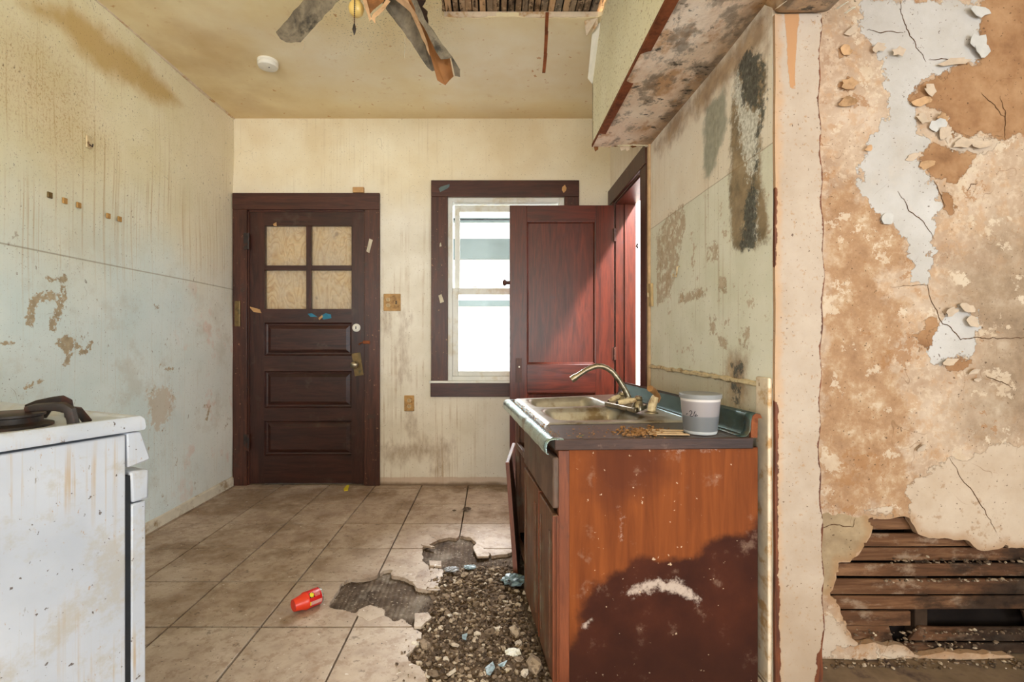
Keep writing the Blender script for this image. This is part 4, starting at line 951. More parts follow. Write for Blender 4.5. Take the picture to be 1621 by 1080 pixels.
# heap of rubble
rub = Fw([(668, 918), (700, 902), (760, 893), (815, 893), (828, 960), (852, 1020), (900, 1120), (668, 1120), (655, 1045), (645, 1015), (652, 1000), (678, 975), (690, 945)])
rmask = mask([rub])
def heap(u, v):
    d = np.clip((rmask(u, v)+.015)/.12, 0, 1); return d*d*(3-2*d)
def heapz(u, v):
    nz = np.array([fnoise(a*16, b*16, 2.0, 5) for a, b in zip(u, v)])
    return -.014+heap(u, v)*(.022+.014*nz)
us, vs2 = ar(-.30, .30, .008), ar(1.2, 2.5, .008)
grid_sheet('rubble_bed', lambda u, v: (u, v, heapz(u, v)), us, vs2, M['bed'], hole=lambda u, v: -rmask(u, v)-.012, parent=flo)['kind'] = 'stuff'
spots = []
while len(spots) < 5200:
    x, y = R.uniform(-.32, .32), R.uniform(1.15, 2.45)
    d = float(rmask(np.array([x]), np.array([y]))[0])
    if d < -.06 or (d < 0 and R.random() > .12): continue
    s_ = R.choice([R.uniform(.0018, .0045)]*3+[R.uniform(.004, .008)]*2+[R.uniform(.006, .010)])
    zz = float(heapz(np.array([x]), np.array([y]))[0])
    if d < 0: 
        zz = .001 if float(bmask(np.array([x]), np.array([y]))[0]) < 0 else -.014; s_ *= .6
    spots.append((x, y, zz+s_*.35, s_))
joined_rocks('gravel', spots, M['rubble'], flo)
# the larger lumps, each a thing
big = [(847, 962, .030, .8), (795, 952, .018, .8), (845, 1058, .040, .9), (816, 1005, .026, 1), (776, 1008, .016, .7), (720, 1027, .018, .6), (675, 1024, .026, .4), (724, 980, .013, .8), (664, 1048, .014, .7), (706, 1050, .015, .5), (678, 1052, .011, .8), (688, 1070, .022, .5), (735, 915, .017, .5),
       (718, 922, .013, .7), (700, 968, .013, .8), (716, 990, .012, .7), (808, 925, .011, .8), (800, 955, .015, .8), (765, 985, .012, .8), (830, 935, .012, .8), (700, 985, .014, .6), (745, 1005, .014, .8), (820, 955, .014, .7), (812, 972, .010, 1)]
n_big = len(big)
BIGL = {0: 'long pale mortar lump on the rubble touching the cabinet front halfway along', 2: 'largest grey mortar lump at the foot of the cabinet near the camera', 3: 'upright pale mortar lump right of the heap, near the largest grey lump',
        6: 'flat pale mortar slab at the left edge of the rubble heap', 11: 'elongated whitish lump at the front left corner of the rubble heap', 12: 'flat tan lump at the back of the rubble heap beside the cracked tile', 5: 'flat whitish lump in the left middle of the rubble heap'}
for _ in range(330):
    x, y = R.uniform(-.3, .3), R.uniform(1.3, 2.4)
    if float(rmask(np.array([x]), np.array([y]))[0]) < .01: continue
    px, py = CX+F*x/y, CY+F*H/y
    big.append((px, py, R.choice([R.uniform(.006, .011), R.uniform(.006, .011), R.uniform(.010, .017)]), R.uniform(.5, .9)))
for i, (a, b, s_, fl) in enumerate(big):
    x, y, _ = onZ(a, b, 0); zz = max(float(heapz(np.array([x]), np.array([y]))[0]), -.014)
    o = link(bpy.data.objects.new('rubble_lump', ROCK[i % 8])); o.data.materials.clear(); o.data.materials.append(M['chunk'])
    o.location = (x, y, zz+s_*.3); o.scale = (s_*R.uniform(.9, 1.2), s_, s_*fl); o.rotation_euler = (R.uniform(-.4, .4), R.uniform(-.4, .4), R.uniform(0, 6.28))
    if i in BIGL: tag(o, BIGL[i], 'rubble', 'large mortar lumps on the floor')
    elif i < n_big: tag(o, 'middling pale lump of broken mortar on the rubble heap', 'rubble', 'large mortar lumps on the floor')
    else: tag(o, 'small lump of broken mortar on the rubble heap', 'rubble', 'small mortar lumps on the floor')
# ================================================================== DOORS AND WINDOW
def bb(x0px, x1px, y0px, y1px, Ya, Yb):           # a box on the back wall, picture edges at the wall plane
    a, b = at(x0px, y1px, YB), at(x1px, y0px, YB); return (a[0], b[0], Ya, Yb, max(a[2], 0.0), b[2])
# ---- dark entry door
d1 = struct('door_1', 'dark stained entry door with four boarded panes in the back wall', (at(485, 0, YB)[0], YB, 0))
CF = YB-.022
MB().box(*bb(370.5, 393, 333, 768, CF, YB-.0005)).build('casing', M['casing'], d1, bevel=.003)
MB().box(*bb(578, 602, 333, 768, CF, YB-.0005)).build('casing', M['casing'], d1, bevel=.003)
MB().box(*bb(370.5, 602, 307, 333, CF-.003, YB-.0005)).build('casing', M['casingh'], d1, bevel=.003)
for a, b in ((392, 395), (576, 579)): MB().box(*bb(a, b, 333, 768, YB-.004, YB+.13)).build('jamb', M['casing'], d1)
MB().box(*bb(392, 579, 331, 335.5, YB-.004, YB+.13)).build('jamb_head', M['casingh'], d1)
DF, DBk = YB+.006, YB+.045                          # faces of the slab
MB().box(*bb(395, 418, 335, 766, DF, DBk)).build('stile', M['door'], d1, bevel=.0015)
MB().box(*bb(556, 577, 335, 766, DF, DBk)).build('stile', M['door'], d1, bevel=.0015)
for a, b in ((335, 357), (489, 511), (563, 588), (646, 667), (722, 765.5)): MB().box(*bb(417.5, 556.5, a, b, DF, DBk)).build('rail', M['doorh'], d1, bevel=.0015)
MB().box(*bb(484, 491.5, 357, 489, DF+.002, DBk-.006)).build('muntin', M['door'], d1, bevel=.002)
for a, b in ((418, 484.5), (491, 556)): MB().box(*bb(a, b, 420, 427.5, DF+.002, DBk-.006)).build('muntin', M['doorh'], d1, bevel=.002)
for (a, b) in ((511, 563), (588, 646), (667, 722)):  # raised panels
    pn = MB(); x0, x1, _, _, z0, z1 = bb(417.5, 556.5, a, b, 0, 0)
    def loop(i, y): return [(x0+i, y, z0+i), (x1-i, y, z0+i), (x1-i, y, z1-i), (x0+i, y, z1-i)]
    rings = [loop(-.001, DF+.004), loop(.008, DF+.020), loop(.020, DF+.022), loop(.045, DF+.010), loop(.046, DF+.010)]
    v = [p for r_ in rings for p in r_]; f = [(4*i+j, 4*i+(j+1) % 4, 4*i+4+(j+1) % 4, 4*i+4+j) for i in range(4) for j in range(4)]+[(16, 17, 18, 19)]
    oo = pn.raw(v, f).build('panel', M['doorh'], d1)
for a, b in ((420, 483), (492.5, 555)):
    for c_, d_ in ((358, 419.5), (428, 488)):
        pn = MB().box(*bb(a-2, b+2, c_-1.5, d_+1.5, DF+.015, DF+.018)).build('pane', M['glass_door'], d1)
MB().box(*bb(416, 558, 355, 491, DBk+.004, DBk+.020)).build('plywood_sheet', M['ply'], d1, label='plywood board behind the panes')
x, _, z = at(564, 519, YB)
db = MB().lathe([(.030, 0), (.030, .006), (.026, .010), (.020, .012), (.018, .016)], (x, DF, z), (0, -1, 0)).build('deadbolt', M['white'], d1, smooth=True)
MB().box(x-.003, x+.003, DF-.020, DF-.014, z-.010, z+.010).build('keyway', M['iron'], db)
x, _, z = at(566, 577, YB)
an = rad(8); pl = []
for a, b in ((-.035, .085), (.030, .085), (.030, -.085), (-.035, -.085)): pl.append((x+a*math.cos(an)+b*math.sin(an)*-1, DF-.004, z+a*math.sin(an)+b*math.cos(an)))
ep = MB().prism([(p[0]+.002, p[1], p[2]) for p in pl], (0, .004, 0)).build('escutcheon', M['brass'], d1, bevel=.001, label='tarnished brass plate hanging askew')
x, _, z = at(563.5, 577, YB)
MB().lathe([(.020, 0), (.022, .005), (.014, .012), (.012, .030), (.022, .036), (.028, .048), (.027, .060), (.018, .068), (.004, .070)], (x, DF-.004, z), (0, -1, -.05)).build('knob', M['nickel'], ep, smooth=True)
x, _, z = at(581, 542, YB)
la = MB().box(x-.022, x+.028, CF-.012, CF+.004, z-.012, z+.012).build('latch', M['rust'], d1, bevel=.002)
MB().tube([(x-.02, CF-.01, z), (x-.045, CF+.005, z-.006), (x-.058, DF-.014, z-.014), (x-.052, DF-.012, z-.02)], .004, 7).build('latch_arm', M['rust'], la, smooth=True)
for yy, hh in ((497, 20), (383, 13), (700, 13)):
    x, _, z = at(379 if hh > 15 else 393, yy, YB); s_ = YB/F
    hg = MB().box(x-.022, x+.014, CF-.006, CF+.002, z-hh*s_, z+hh*s_).build('hinge', M['brass'] if hh > 15 else M['iron'], d1, bevel=.002)
    MB().tube([(x+.014, CF-.005, z-hh*s_), (x+.014, CF-.005, z+hh*s_)], .007, 8).build('hinge_pin', M['brass'] if hh > 15 else M['iron'], hg)
def scrap(pts, Y, mat, parent, name='tape_scrap', curl=.006):
    P = [at(a, b, Y) for a, b in pts]
    return MB().prism([(p[0], p[1]-.001-curl*(i % 2), p[2]) for i, p in enumerate(P)], (0, .0012, 0)).build(name, mat, parent)
scrap([(394, 485), (412, 490), (414, 496), (402, 494)], DF, M['tapeorange'], d1)
scrap([(487, 497), (494, 496), (503, 502), (492, 502)], DF, M['tapeblue'], d1)
scrap([(508, 500), (516, 496), (524, 498), (525, 504), (512, 506)], DF, M['tapeblue'], d1)
scrap([(504, 504), (510, 499), (512, 501), (506, 507)], DF, M['tapeorange'], d1)
scrap([(580, 398), (585, 378), (590, 380), (585, 401)], CF, M['tape'], d1)
scrap([(432, 355), (438, 352), (438, 358), (434, 358)], DF, M['tapeorange'], d1)
wb = MB().box(*bb(560, 577, 298, 306.5, YB-.030, YB-.001)).build('wood_block', M['tapeorange'], bevel=.002); tag(wb, 'small tan wooden block on top of the entry door casing', 'block')
sc = MB().prism([(x_, y_, .001) for x_, y_ in [onZ(544, 775, 0)[:2], onZ(549, 769, 0)[:2], onZ(553, 769, 0)[:2], onZ(551, 777, 0)[:2], onZ(545, 778, 0)[:2]]], (0, 0, .004)).build('paper_scrap', M['yellow']); tag(sc, 'tiny yellow scrap on the floor by the entry door', 'scrap')
tag(MB().box(at(393, 0, YB)[0], at(578, 0, YB)[0], YB+.0, YB+.16, -.02, .004).build('trim_4', M['sill']), kind='structure')

# ---- window
w1 = struct('window_1', 'white vinyl double-hung window in a dark wooden casing', (at(800, 0, YB)[0], YB, 0))
MB().box(*bb(683, 709, 313, 604, CF, YB-.0005)).build('casing', M['casing'], w1, bevel=.003)
MB().box(*bb(893, 916, 313, 604, CF, YB-.0005)).build('casing', M['casing'], w1, bevel=.003)
MB().box(*bb(683, 916, 287, 313, CF-.003, YB-.0005)).build('casing', M['casingh'], w1, bevel=.003)
MB().box(*bb(680.5, 918, 602.5, 606, CF-.020, YB+.02)).build('window_sill', M['vinyl'], w1, bevel=.002)
MB().box(*bb(682, 917, 606, 628, CF, YB-.0005)).build('apron', M['casingh'], w1, bevel=.003)
fr = MB(); 
for q in ((709, 716, 313, 604), (886, 893, 313, 604), (716, 886, 313, 320), (716, 886, 596, 604)): fr.box(*bb(*q, YB+.004, YB+.10))
fr.build('window_frame', M['vinyl'], w1, bevel=.002)
def sash(x0, x1, y0, y1, gx0, gx1, gy0, gy1, Ya):
    s_ = MB()
    for q in ((x0, gx0, y0, y1), (gx1, x1, y0, y1), (gx0, gx1, y0, gy0), (gx0, gx1, gy1, y1)): s_.box(*bb(*q, Ya, Ya+.030))
    o = s_.build('sash', M['vinyl'], w1, bevel=.003)
    MB().box(*bb(gx0-1, gx1+1, gy0-1, gy1+1, Ya+.014, Ya+.017)).build('pane', M['glass'], o)
    return o
sash(719, 883, 322, 464, 727, 875, 332, 455, YB+.052)
lo = sash(716, 886, 455.5, 596, 725, 877, 466, 588, YB+.018)
x, _, z = at(751, 455, YB); MB().box(x-.02, x+.02, YB+.012, YB+.03, z, z+.008).build('sash_lock', M['vinyl'], lo, bevel=.002)
scrap([(694, 297), (712, 292), (711, 297), (697, 305)], CF, M['greytrim'], w1, curl=.01)
scrap([(888, 298), (894, 293), (898, 300), (892, 306)], CF, M['tapeorange'], w1)
scrap([(694, 468), (699, 466), (703, 478), (697, 480)], CF, M['tape'], w1)
scrap([(696, 386), (698, 384), (699, 390), (696, 391)], CF, M['tape'], w1)

# ---- outside: neighbouring house, porch beam, ground
tag(MB().box(-14, 14, YB+.3, 24, -.5, -.42).build('ground', M['ground']), kind='structure')
nh = thing('neighbour_house', 'bright white house with lap siding seen through the window', 'house', (0, 8, -.42))
for i in range(26):
    z0 = -.42+i*.13
    MB().hexa([(-4, 8.0, z0), (4, 8.0, z0), (4, 8.06, z0), (-4, 8.06, z0)], [(-4, 8.03, z0+.135), (4, 8.03, z0+.135), (4, 8.06, z0+.135), (-4, 8.06, z0+.135)]).build('siding_board', M['siding'], nh)
MB().box(-4, 4, 7.90, 8.0, at(0, 411, 8)[2], at(0, 380, 8)[2]).build('fascia', M['greytrim'], nh)
MB().box(-4, 4, 7.93, 8.0, at(0, 485, 8)[2], at(0, 476, 8)[2]).build('window_band', M['greytrim'], nh)
MB().box(-4, 4, 7.5, 7.6, at(0, 350, 7.5)[2], at(0, 345, 7.5)[2]).build('gutter', M['greytrim'], nh)
MB().hexa([(-4, 7.5, at(0, 349, 7.5)[2]), (4, 7.5, at(0, 349, 7.5)[2]), (4, 9, 3.1), (-4, 9, 3.1)], [(-4, 7.5, at(0, 346, 7.5)[2]), (4, 7.5, at(0, 346, 7.5)[2]), (4, 9, 3.9), (-4, 9, 3.9)]).build('roof', M['siding'], nh)

# ---- red door standing open, and the casing of its doorway in the right wall
d2 = struct('door_2', 'reddish brown panelled door standing open in front of the window', (.5, 3.45, 0))
Yd0, Yd1 = 3.420, 3.455
def db_(x0, x1, y0, y1, Ya=None, Yb=None):
    a, b = at(x0, y1, Yd0), at(x1, y0, Yd0); return (a[0], b[0], Ya or Yd0, Yb or Yd1, max(a[2], .01), b[2])
sx0, sx1, sx2, sx3 = 807, 834, 943, 972
MB().box(*db_(sx0, sx1, 325, 900)).build('stile', M['red'], d2, bevel=.002)
MB().box(*db_(sx2, sx3, 325, 900)).build('stile', M['red'], d2, bevel=.002)
for a, b in ((325, 350), (577, 622), (750, 768)): MB().box(*db_(sx1, sx2, a, b)).build('rail', M['redh'], d2, bevel=.002)
for (a, b) in ((350, 577), (622, 750)):
    x0, x1, _, _, z0, z1 = db_(sx1, sx2, a, b)
    def loop(i, y): return [(x0+i, y, z0+i), (x1-i, y, z0+i), (x1-i, y, z1-i), (x0+i, y, z1-i)]
    rings = [loop(-.001, Yd0+.002), loop(.006, Yd0+.004), loop(.014, Yd0+.016), loop(.015, Yd0+.016)]
    v = [p for r_ in rings for p in r_]; f = [(4*i+j, 4*i+(j+1) % 4, 4*i+4+(j+1) % 4, 4*i+4+j) for i in range(3) for j in range(4)]+[(12, 13, 14, 15)]
    MB().raw(v, f).build('panel', M['red'], d2)
    MB().box(x0, x1, Yd0+.018, Yd1-.006, z0, z1).build('panel_back', M['red'], d2)
x, _, z = at(821, 590, Yd0); 
kp = MB().box(x-.022, x+.022, Yd0-.003, Yd0, z-.07, z+.10).build('key_plate', M['casing'], d2, bevel=.001)
MB().lathe([(.006, 0), (.006, .004)], (x+.004, Yd0-.003, z-.01+.05), (0, -1, 0), 10).build('spindle', M['white'], kp)
MB().lathe([(.014, 0), (.012, .02), (.022, .03), (.024, .04), (.012, .05)], (at(806.5, 447, Yd0)[0]+.002, Yd0+.02, at(0, 447, Yd0)[2]), (-1, 0, 0), 12).build('latch_bolt', M['iron'], d2, smooth=True)
for yy in (372, 560):
    x, _, z = at(972, yy, Yd0); hg = MB().box(x-.014, x+.016, Yd0-.003, Yd0+.002, z-.045, z+.045).build('hinge', M['casing'], d2, bevel=.001)
    MB().tube([(x+.002, Yd0-.006, z-.045), (x+.002, Yd0-.006, z+.045)], .006, 8).build('hinge_pin', M['casing'], hg)
cs = struct('trim_5', None, (XR, 3.1, 0))
CXI = XR-.020
MB().box(CXI, XR-.0005, RY0-.11, RY0, 0, RZ1).build('casing', M['casing'], cs, bevel=.003)
MB().box(CXI, XR-.0005, RY1, YB-.024, 0, RZ1).build('casing', M['casing'], cs, bevel=.003)
MB().box(CXI-.004, XR-.0005, RY0-.11, YB-.024, RZ1, RZ1+.112).build('head_casing', M['casing'], cs, bevel=.003)
MB().box(XR, XR+RT, RY1-.018, RY1-.0005, 0, RZ1-.018).build('jamb', M['red'], cs, bevel=.002)
MB().box(XR, XR+RT, RY0+.0005, RY0+.018, 0, RZ1-.018).build('jamb', M['casing'], cs, bevel=.002)
MB().box(XR, XR+RT, RY0+.0005, RY1-.0005, RZ1-.018, RZ1-.0005).build('jamb_head', M['red'], cs, bevel=.002)
MB().box(XR+.06, XR+.075, RY1-.030, RY1-.018, 0, RZ1-.018).build('door_stop', M['red'], cs, bevel=.002)
MB().box(CXI+.006, XR-.0005, RY0-.135, RY0-.111, 0, RZ1+.11).build('casing_edge', M['stick'], cs, bevel=.002, label='bare pale wood edge of the casing')
oo = MB().tube([at(1009, 386, 2.86), at(1008, 390, 2.86), at(1010, 393, 2.86)], .006, 6).build('strike', M['iron'], cs)

# ---- wall plates
def outlet(px, py, wpx, hpx, two, label):
    x, _, z = at(px, py, YB); s_ = YB/F; w_, h_ = wpx*s_/2, hpx*s_/2
    t = thing('outlet_plate', label, 'outlet', (x, YB-.004, z))
    MB().box(x-w_, x+w_, YB-.010, YB-.0005, z-h_, z+h_).build('cover_plate', M['plate'], t, bevel=.003)
    cx_ = x-(w_*.45 if two else 0)
    for dz in (.021, -.021):
        e = MB().prism([(cx_+.016*math.cos(a), YB-.013, z+dz+min(.013, max(-.013, .016*math.sin(a)))) for a in [2*math.pi*i/20 for i in range(20)]], (0, .004, 0)).build('receptacle', M['slot'], t)
        sl = MB()
        for dx in (-.006, .006): sl.box(cx_+dx-.0012, cx_+dx+.0012, YB-.0140, YB-.0125, z+dz-.001, z+dz+.007)
        sl.lathe([(.0025, 0), (.0025, .0015)], (cx_, YB-.0125, z+dz-.007), (0, -1, 0), 8)
        sl.build('slot', M['black'], e)
    if two:
        MB().box(x+w_*.40, x+w_*.40+.010, YB-.013, YB-.009, z-.012, z+.012).build('switch_slot', M['black'], t)
        MB().box(x+w_*.40+.002, x+w_*.40+.008, YB-.022, YB-.010, z-.004, z+.008).build('toggle', M['brass'], t, bevel=.001)
outlet(621, 479, 27, 27, True, 'grimy double wall plate with outlet and switch beside the entry door')
outlet(648, 638.5, 15.5, 25, False, 'grimy single outlet plate low on the wall below the window level')

# ================================================================== SINK UNIT
A, B, Cc, D = Vector((.1886, 1.484, .7655)), Vector((.80, 1.509, .7655)), Vector((.0837, 2.483, .7655)), Vector((.652, 2.525, .788))
def P(s, t, dz=0.0):
    p = (A*(1-s)+Cc*s)*(1-t)+(B*(1-s)+D*s)*t; return Vector((p.x, p.y, p.z+dz))
cab = thing('sink_cabinet', 'rotted reddish brown sink base cabinet with stained side panel', 'cabinet', (.5, 2.0, 0))
# side panel facing the room, with its stains
NF, NB = Vector((.206, 1.500, 0)), Vector((.826, 1.518, 0)); FF, FB = Vector((.115, 2.455, 0)), Vector((.655, 2.50, 0))
s2 = crop(780, 680, 2.7)
def Sp(pts): return [((a_-885)/(1201-885), at(a_, b_, 1.505)[2]) for a_, b_ in s2(pts)]
scale_u = .62
def Spm(pts): return [(u*scale_u, v) for u, v in Sp(pts)]
grid_sheet('side_panel', lambda u, v: (NF.x+(NB.x-NF.x)*u/scale_u, NF.y+(NB.y-NF.y)*u/scale_u, v), ar(0, scale_u, .012), ar(0, .733, .012), M['cabside'], parent=cab, thick=(0, .018, 0), base=(.5, 2.0, 0), masks=dict(
    dry=mask([Spm([(280, 60), (1150, 60), (1150, 360), (1085, 450), (900, 500), (860, 560), (700, 572), (610, 545), (560, 600), (430, 640), (360, 900), (280, 1000)])]),
    smoke=mask([Spm([(385, 60), (748, 60), (740, 190), (620, 280), (500, 330), (410, 260)])]),
    salt=mask([Spm([(545, 690), (640, 642), (780, 638), (888, 712), (885, 752), (790, 712), (680, 700), (600, 720)]), Spm([(740, 80), (960, 80), (960, 92), (740, 96)]), Spm([(380, 815), (415, 810), (415, 850), (385, 850)])], [(Spm([(545, 340), (552, 480)]), .003)]),
))
MB().hexa([NF+Vector((-.004, -.004, 0)), NF+Vector((.030, -.003, 0)), NF+Vector((.028, .02, 0)), NF+Vector((-.006, .02, 0))], [NF+Vector((-.004, -.004, .728)), NF+Vector((.030, -.003, .728)), NF+Vector((.028, .02, .728)), NF+Vector((-.006, .02, .728))]).build('corner_stile', M['cabedge'], cab, bevel=.002)
MB().hexa([FF, FB, FB+Vector((0, -.018, 0)), FF+Vector((0, -.018, 0))], [p+Vector((0, 0, .735)) for p in (FF, FB, FB+Vector((0, -.018, 0)), FF+Vector((0, -.018, 0)))]).build('end_panel', M['cabfront'], cab)
def fr_(s, off=0.0):                                # a point along the front plane, s = 0 near ... 1 far, off = outwards
    p = NF.lerp(FF, s); d = (FF-NF).normalized(); nrm = Vector((-d.y, d.x, 0)); return p+nrm*off
def front(s0, s1, z0, z1, o0, o1, name, mat, bev=.003, lean=0.0, parent=cab, shift=0.0):
    a0, a1, b0, b1 = fr_(s0, o0), fr_(s1, o0), fr_(s0, o1), fr_(s1, o1); Z = lambda p, z, l=0.0: Vector((p.x-l, p.y, z))
    return MB().hexa([Z(a0, z0), Z(a1, z0), Z(b1, z0), Z(b0, z0)], [Z(a0, z1, lean), Z(a1, z1, lean+shift), Z(b1, z1, lean+shift), Z(b0, z1, lean)]).build(name, mat, parent, bevel=bev)
front(.0, 1.0, .705, .733, -.018, 0, 'top_rail', M['cabfront'], .002)
front(.0, .03, .09, .705, -.018, 0, 'face_stile', M['cabedge'], .002); front(.58, .62, .09, .705, -.018, 0, 'face_stile', M['cabfront'], .002); front(.97, 1.0, .09, .705, -.018, 0, 'face_stile', M['cabfront'], .002)
front(.03, .97, .535, .56, -.018, 0, 'mid_rail', M['cabfront'], .002); front(.03, .97, .07, .095, -.018, 0, 'bottom_rail', M['cabfront'], .002)
front(.0, 1.0, .0, .07, -.055, -.045, 'toe_kick', M['near_black'], .0)
front(.02, .98, .1, .105, -.5, -.02, 'cabinet_floor', M['near_black'], .0)
front(.02, .98, .1, .7, -.53, -.52, 'back_panel', M['near_black'], .0)
front(-.012, .30, .552, .709, .004, .024, 'drawer_front', M['drawer'], .006); front(.303, .575, .552, .712, .002, .022, 'drawer_front', M['drawer'], .006)
def cab_door(s0, s1, z0, z1, o, lean=0.0, mat='cabfront', swing=0.0):
    d = front(s0, s1, z0, z1, o, o+.018, 'cabinet_door', M[mat], .004, lean, shift=swing)
    w_ = s1-s0; m_ = .14*w_
    for q in ((s0+m_, s0+m_*1.25), (s0+m_*1.6, s0+m_*1.8), (s1-m_*1.25, s1-m_)): front(q[0], q[1], z0+.06, z1-.06, o+.018, o+.022, 'moulding', M['cabfront'], .001, lean*.9, d)
    front(s0, s0+.012, z0, z1-.002, o-.001, o+.0185, 'door_edge', M['cabedge'], .001, lean, d)
    return d
cab_door(-.012, .215, .02, .532, .006)
cab_door(.235, .575, .018, .535, .004)
# the far door has come off its hinge and leans out
a_, b_, c2, d2_ = Vector((.114, 2.19, 0.0)), Vector((.150, 2.56, 0.0)), Vector((.126, 2.56, 0)), Vector((.094, 2.19, 0))
q_ = [Vector((.078, 2.30, .492)), Vector((.128, 2.70, .50)), Vector((.108, 2.70, .50)), Vector((.060, 2.30, .492))]
ld = MB().hexa([a_, b_, c2, d2_], q_).build('loose_door', M['cabfront'], cab, bevel=.003, label='cabinet door hanging loose')
MB().hexa([d2_+Vector((0, -.003, 0)), a_+Vector((0, -.003, 0)), a_+Vector((0, .004, 0)), d2_+Vector((0, .004, 0))], [q_[3]+Vector((0, -.003, 0)), q_[0]+Vector((0, -.003, 0)), q_[0]+Vector((0, .004, 0)), q_[3]+Vector((0, .004, 0))]).build('door_edge', M['cabedge'], ld)

ct = thing('countertop', 'dark laminate countertop with metal front edging and teal backsplash', 'countertop', (.45, 2.0, .73))
m_ = MB(); ns = 20
SN0, SN1, SH0, SH1 = .285, .95, .10, .90             # cut-out for the sink
ss = sorted(set([i/16 for i in range(17)]+[SN0, SN1])); tt = sorted(set([i/12 for i in range(13)]+[SH0, SH1]))
v = [P(s, t) for s in ss for t in tt]; nt = len(tt); f = []
for i in range(len(ss)-1):
    for j in range(nt-1):
        sc_, tc_ = (ss[i]+ss[i+1])/2, (tt[j]+tt[j+1])/2
        if SN0 < sc_ < SN1 and SH0 < tc_ < SH1: continue
        f.append((i*nt+j, (i+1)*nt+j, (i+1)*nt+j+1, i*nt+j+1))
o = m_.raw(v, f).build('top', M['counter'], ct); mo = o.modifiers.new('solid', 'SOLIDIFY'); mo.thickness = .030; mo.offset = -1
for p in o.data.polygons: pass
mo.offset = -1
bm = bmesh.new(); bm.from_mesh(o.data)
for fc in bm.faces:
    if fc.normal.z < 0: fc.normal_flip()
bm.to_mesh(o.data); bm.free()
# near edge strip
e0, e1 = P(0, .0), P(0, 1.0)
MB().hexa([e0+Vector((0, -.004, -.034)), e1+Vector((.006, -.004, -.034)), e1+Vector((.006, .004, -.034)), e0+Vector((0, .004, -.034))], [e0+Vector((0, -.006, .001)), e1+Vector((.006, -.006, .001)), e1+Vector((.006, .004, .001)), e0+Vector((0, .004, .001))]).build('edge_band', M['cedge'], ct, bevel=.003)
# rounded metal nosing along the front, dented
nose = [(.030, .0015), (.0, .0022), (-.014, -.002), (-.022, -.012), (-.025, -.026), (-.023, -.044), (-.016, -.046)]
v = []; K = 30
for i in range(K+1):
    s = -.012+(1.02)*i/K; p = P(s, 0); nn = .003*fnoise(s*14, 2)
    wv = 1+.10*fnoise(s*9, 5)
    for a, b in nose: v.append((p.x+a*wv-.004, p.y-a*.1, p.z+b+nn*(1 if b < 0 else .2)))
k_ = len(nose); f = [(i*k_+j, (i+1)*k_+j, (i+1)*k_+j+1, i*k_+j+1) for i in range(K) for j in range(k_-1)]
o = MB().raw(v, f).build('metal_nosing', M['chrome'], ct, smooth=True); mo = o.modifiers.new('solid', 'SOLIDIFY'); mo.thickness = .0015
# backsplash: coved teal sheet with a rolled top
bs = [(-.030, .002), (-.012, .006), (-.002, .020), (.0, .055), (.004, .070), (.014, .077), (.028, .074), (.034, .062)]
v = []
for i in range(K+1):
    s = .0+(1.0)*i/K; p = P(s, 1.0); hsc = 1.0-.12*s
    for a, b in bs: v.append((p.x+a, p.y, p.z+b*hsc))
k_ = len(bs); f = [(i*k_+j, (i+1)*k_+j, (i+1)*k_+j+1, i*k_+j+1) for i in range(K) for j in range(k_-1)]
o = MB().raw(v, f).build('backsplash', M['teal'], ct, smooth=True); mo = o.modifiers.new('solid', 'SOLIDIFY'); mo.thickness = .002
p = P(0, 1.0)
MB().prism([(p.x+a+.001, p.y-.002, p.z+b) for a, b in [(-.002, .0), (.0, .053), (.004, .068), (.014, .0755), (.027, .072), (.033, .060), (.020, .060), (.018, .0)]], (0, .012, 0)).build('backsplash_core', M['rust'], ct, label='bare brown end of the backsplash')
# ---- sink: two bowls across the counter
sk = thing('kitchen_sink', 'stained stainless steel double bowl sink set in the counter', 'sink', tuple(P(.6, .5)))
def rrect(s, t, s0, s1, t0, t1, r):
    L_s, L_t = 1.0, .60
    cs_, ct_ = (s0+s1)/2*L_s, (t0+t1)/2*L_t; qx = abs(s*L_s-cs_)-(s1-s0)/2*L_s+r; qy = abs(t*L_t-ct_)-(t1-t0)/2*L_t+r
    return min(max(qx, qy), 0)+math.hypot(max(qx, 0), max(qy, 0))-r
def sst(a, b, x): x = min(1, max(0, (x-a)/(b-a))); return x*x*(3-2*x)
NS, NT = 84, 72; v = []; f = []
for i in range(NS+1):
    for j in range(NT+1):
        s = .245+(.985-.245)*i/NS; t = .045+(.95-.045)*j/NT
        dz = .007
        ed = min((s-.245)*1.0, (.985-s)*1.0, (t-.045)*.6, (.95-t)*.6); dz -= .006*(1-sst(0, .012, ed))
        for (s0, s1) in ((.295, .60), (.640, .945)):
            d = -rrect(s, t, s0, s1, .13, .70, .06)
            dz -= .005*sst(-.006, .006, d)+.150*sst(.002, .05, d)
        dz = max(dz, -.16)
        v.append(P(s, t, dz))
f = [(i*(NT+1)+j, (i+1)*(NT+1)+j, (i+1)*(NT+1)+j+1, i*(NT+1)+j+1) for i in range(NS) for j in range(NT)]
o = MB().raw(v, f).build('basin', M['steel'], sk, smooth=True)
for sc_ in (.45, .79):
    p = P(sc_, .42, -.146); MB().lathe([(.045, 0), (.044, .004), (.036, .004), (.034, .001), (.006, .001)], p, (0, 0, 1), 24).build('drain', M['nickel'], sk, smooth=True)
p = at(934, 662, 1.80)
jm = rock_mesh('muck', 5, 2, 1.3, .6, .8, .35); o = link(bpy.data.objects.new('debris_clump', jm)); jm.materials.append(M['near_black']); pp = P(.325, .33, -.04); o.location = P(.345, .30, -.155)+Vector((0, 0, .012)); o.scale = (.03, .02, .018)
tag(o, 'black clump of muck in the near sink bowl', 'debris')
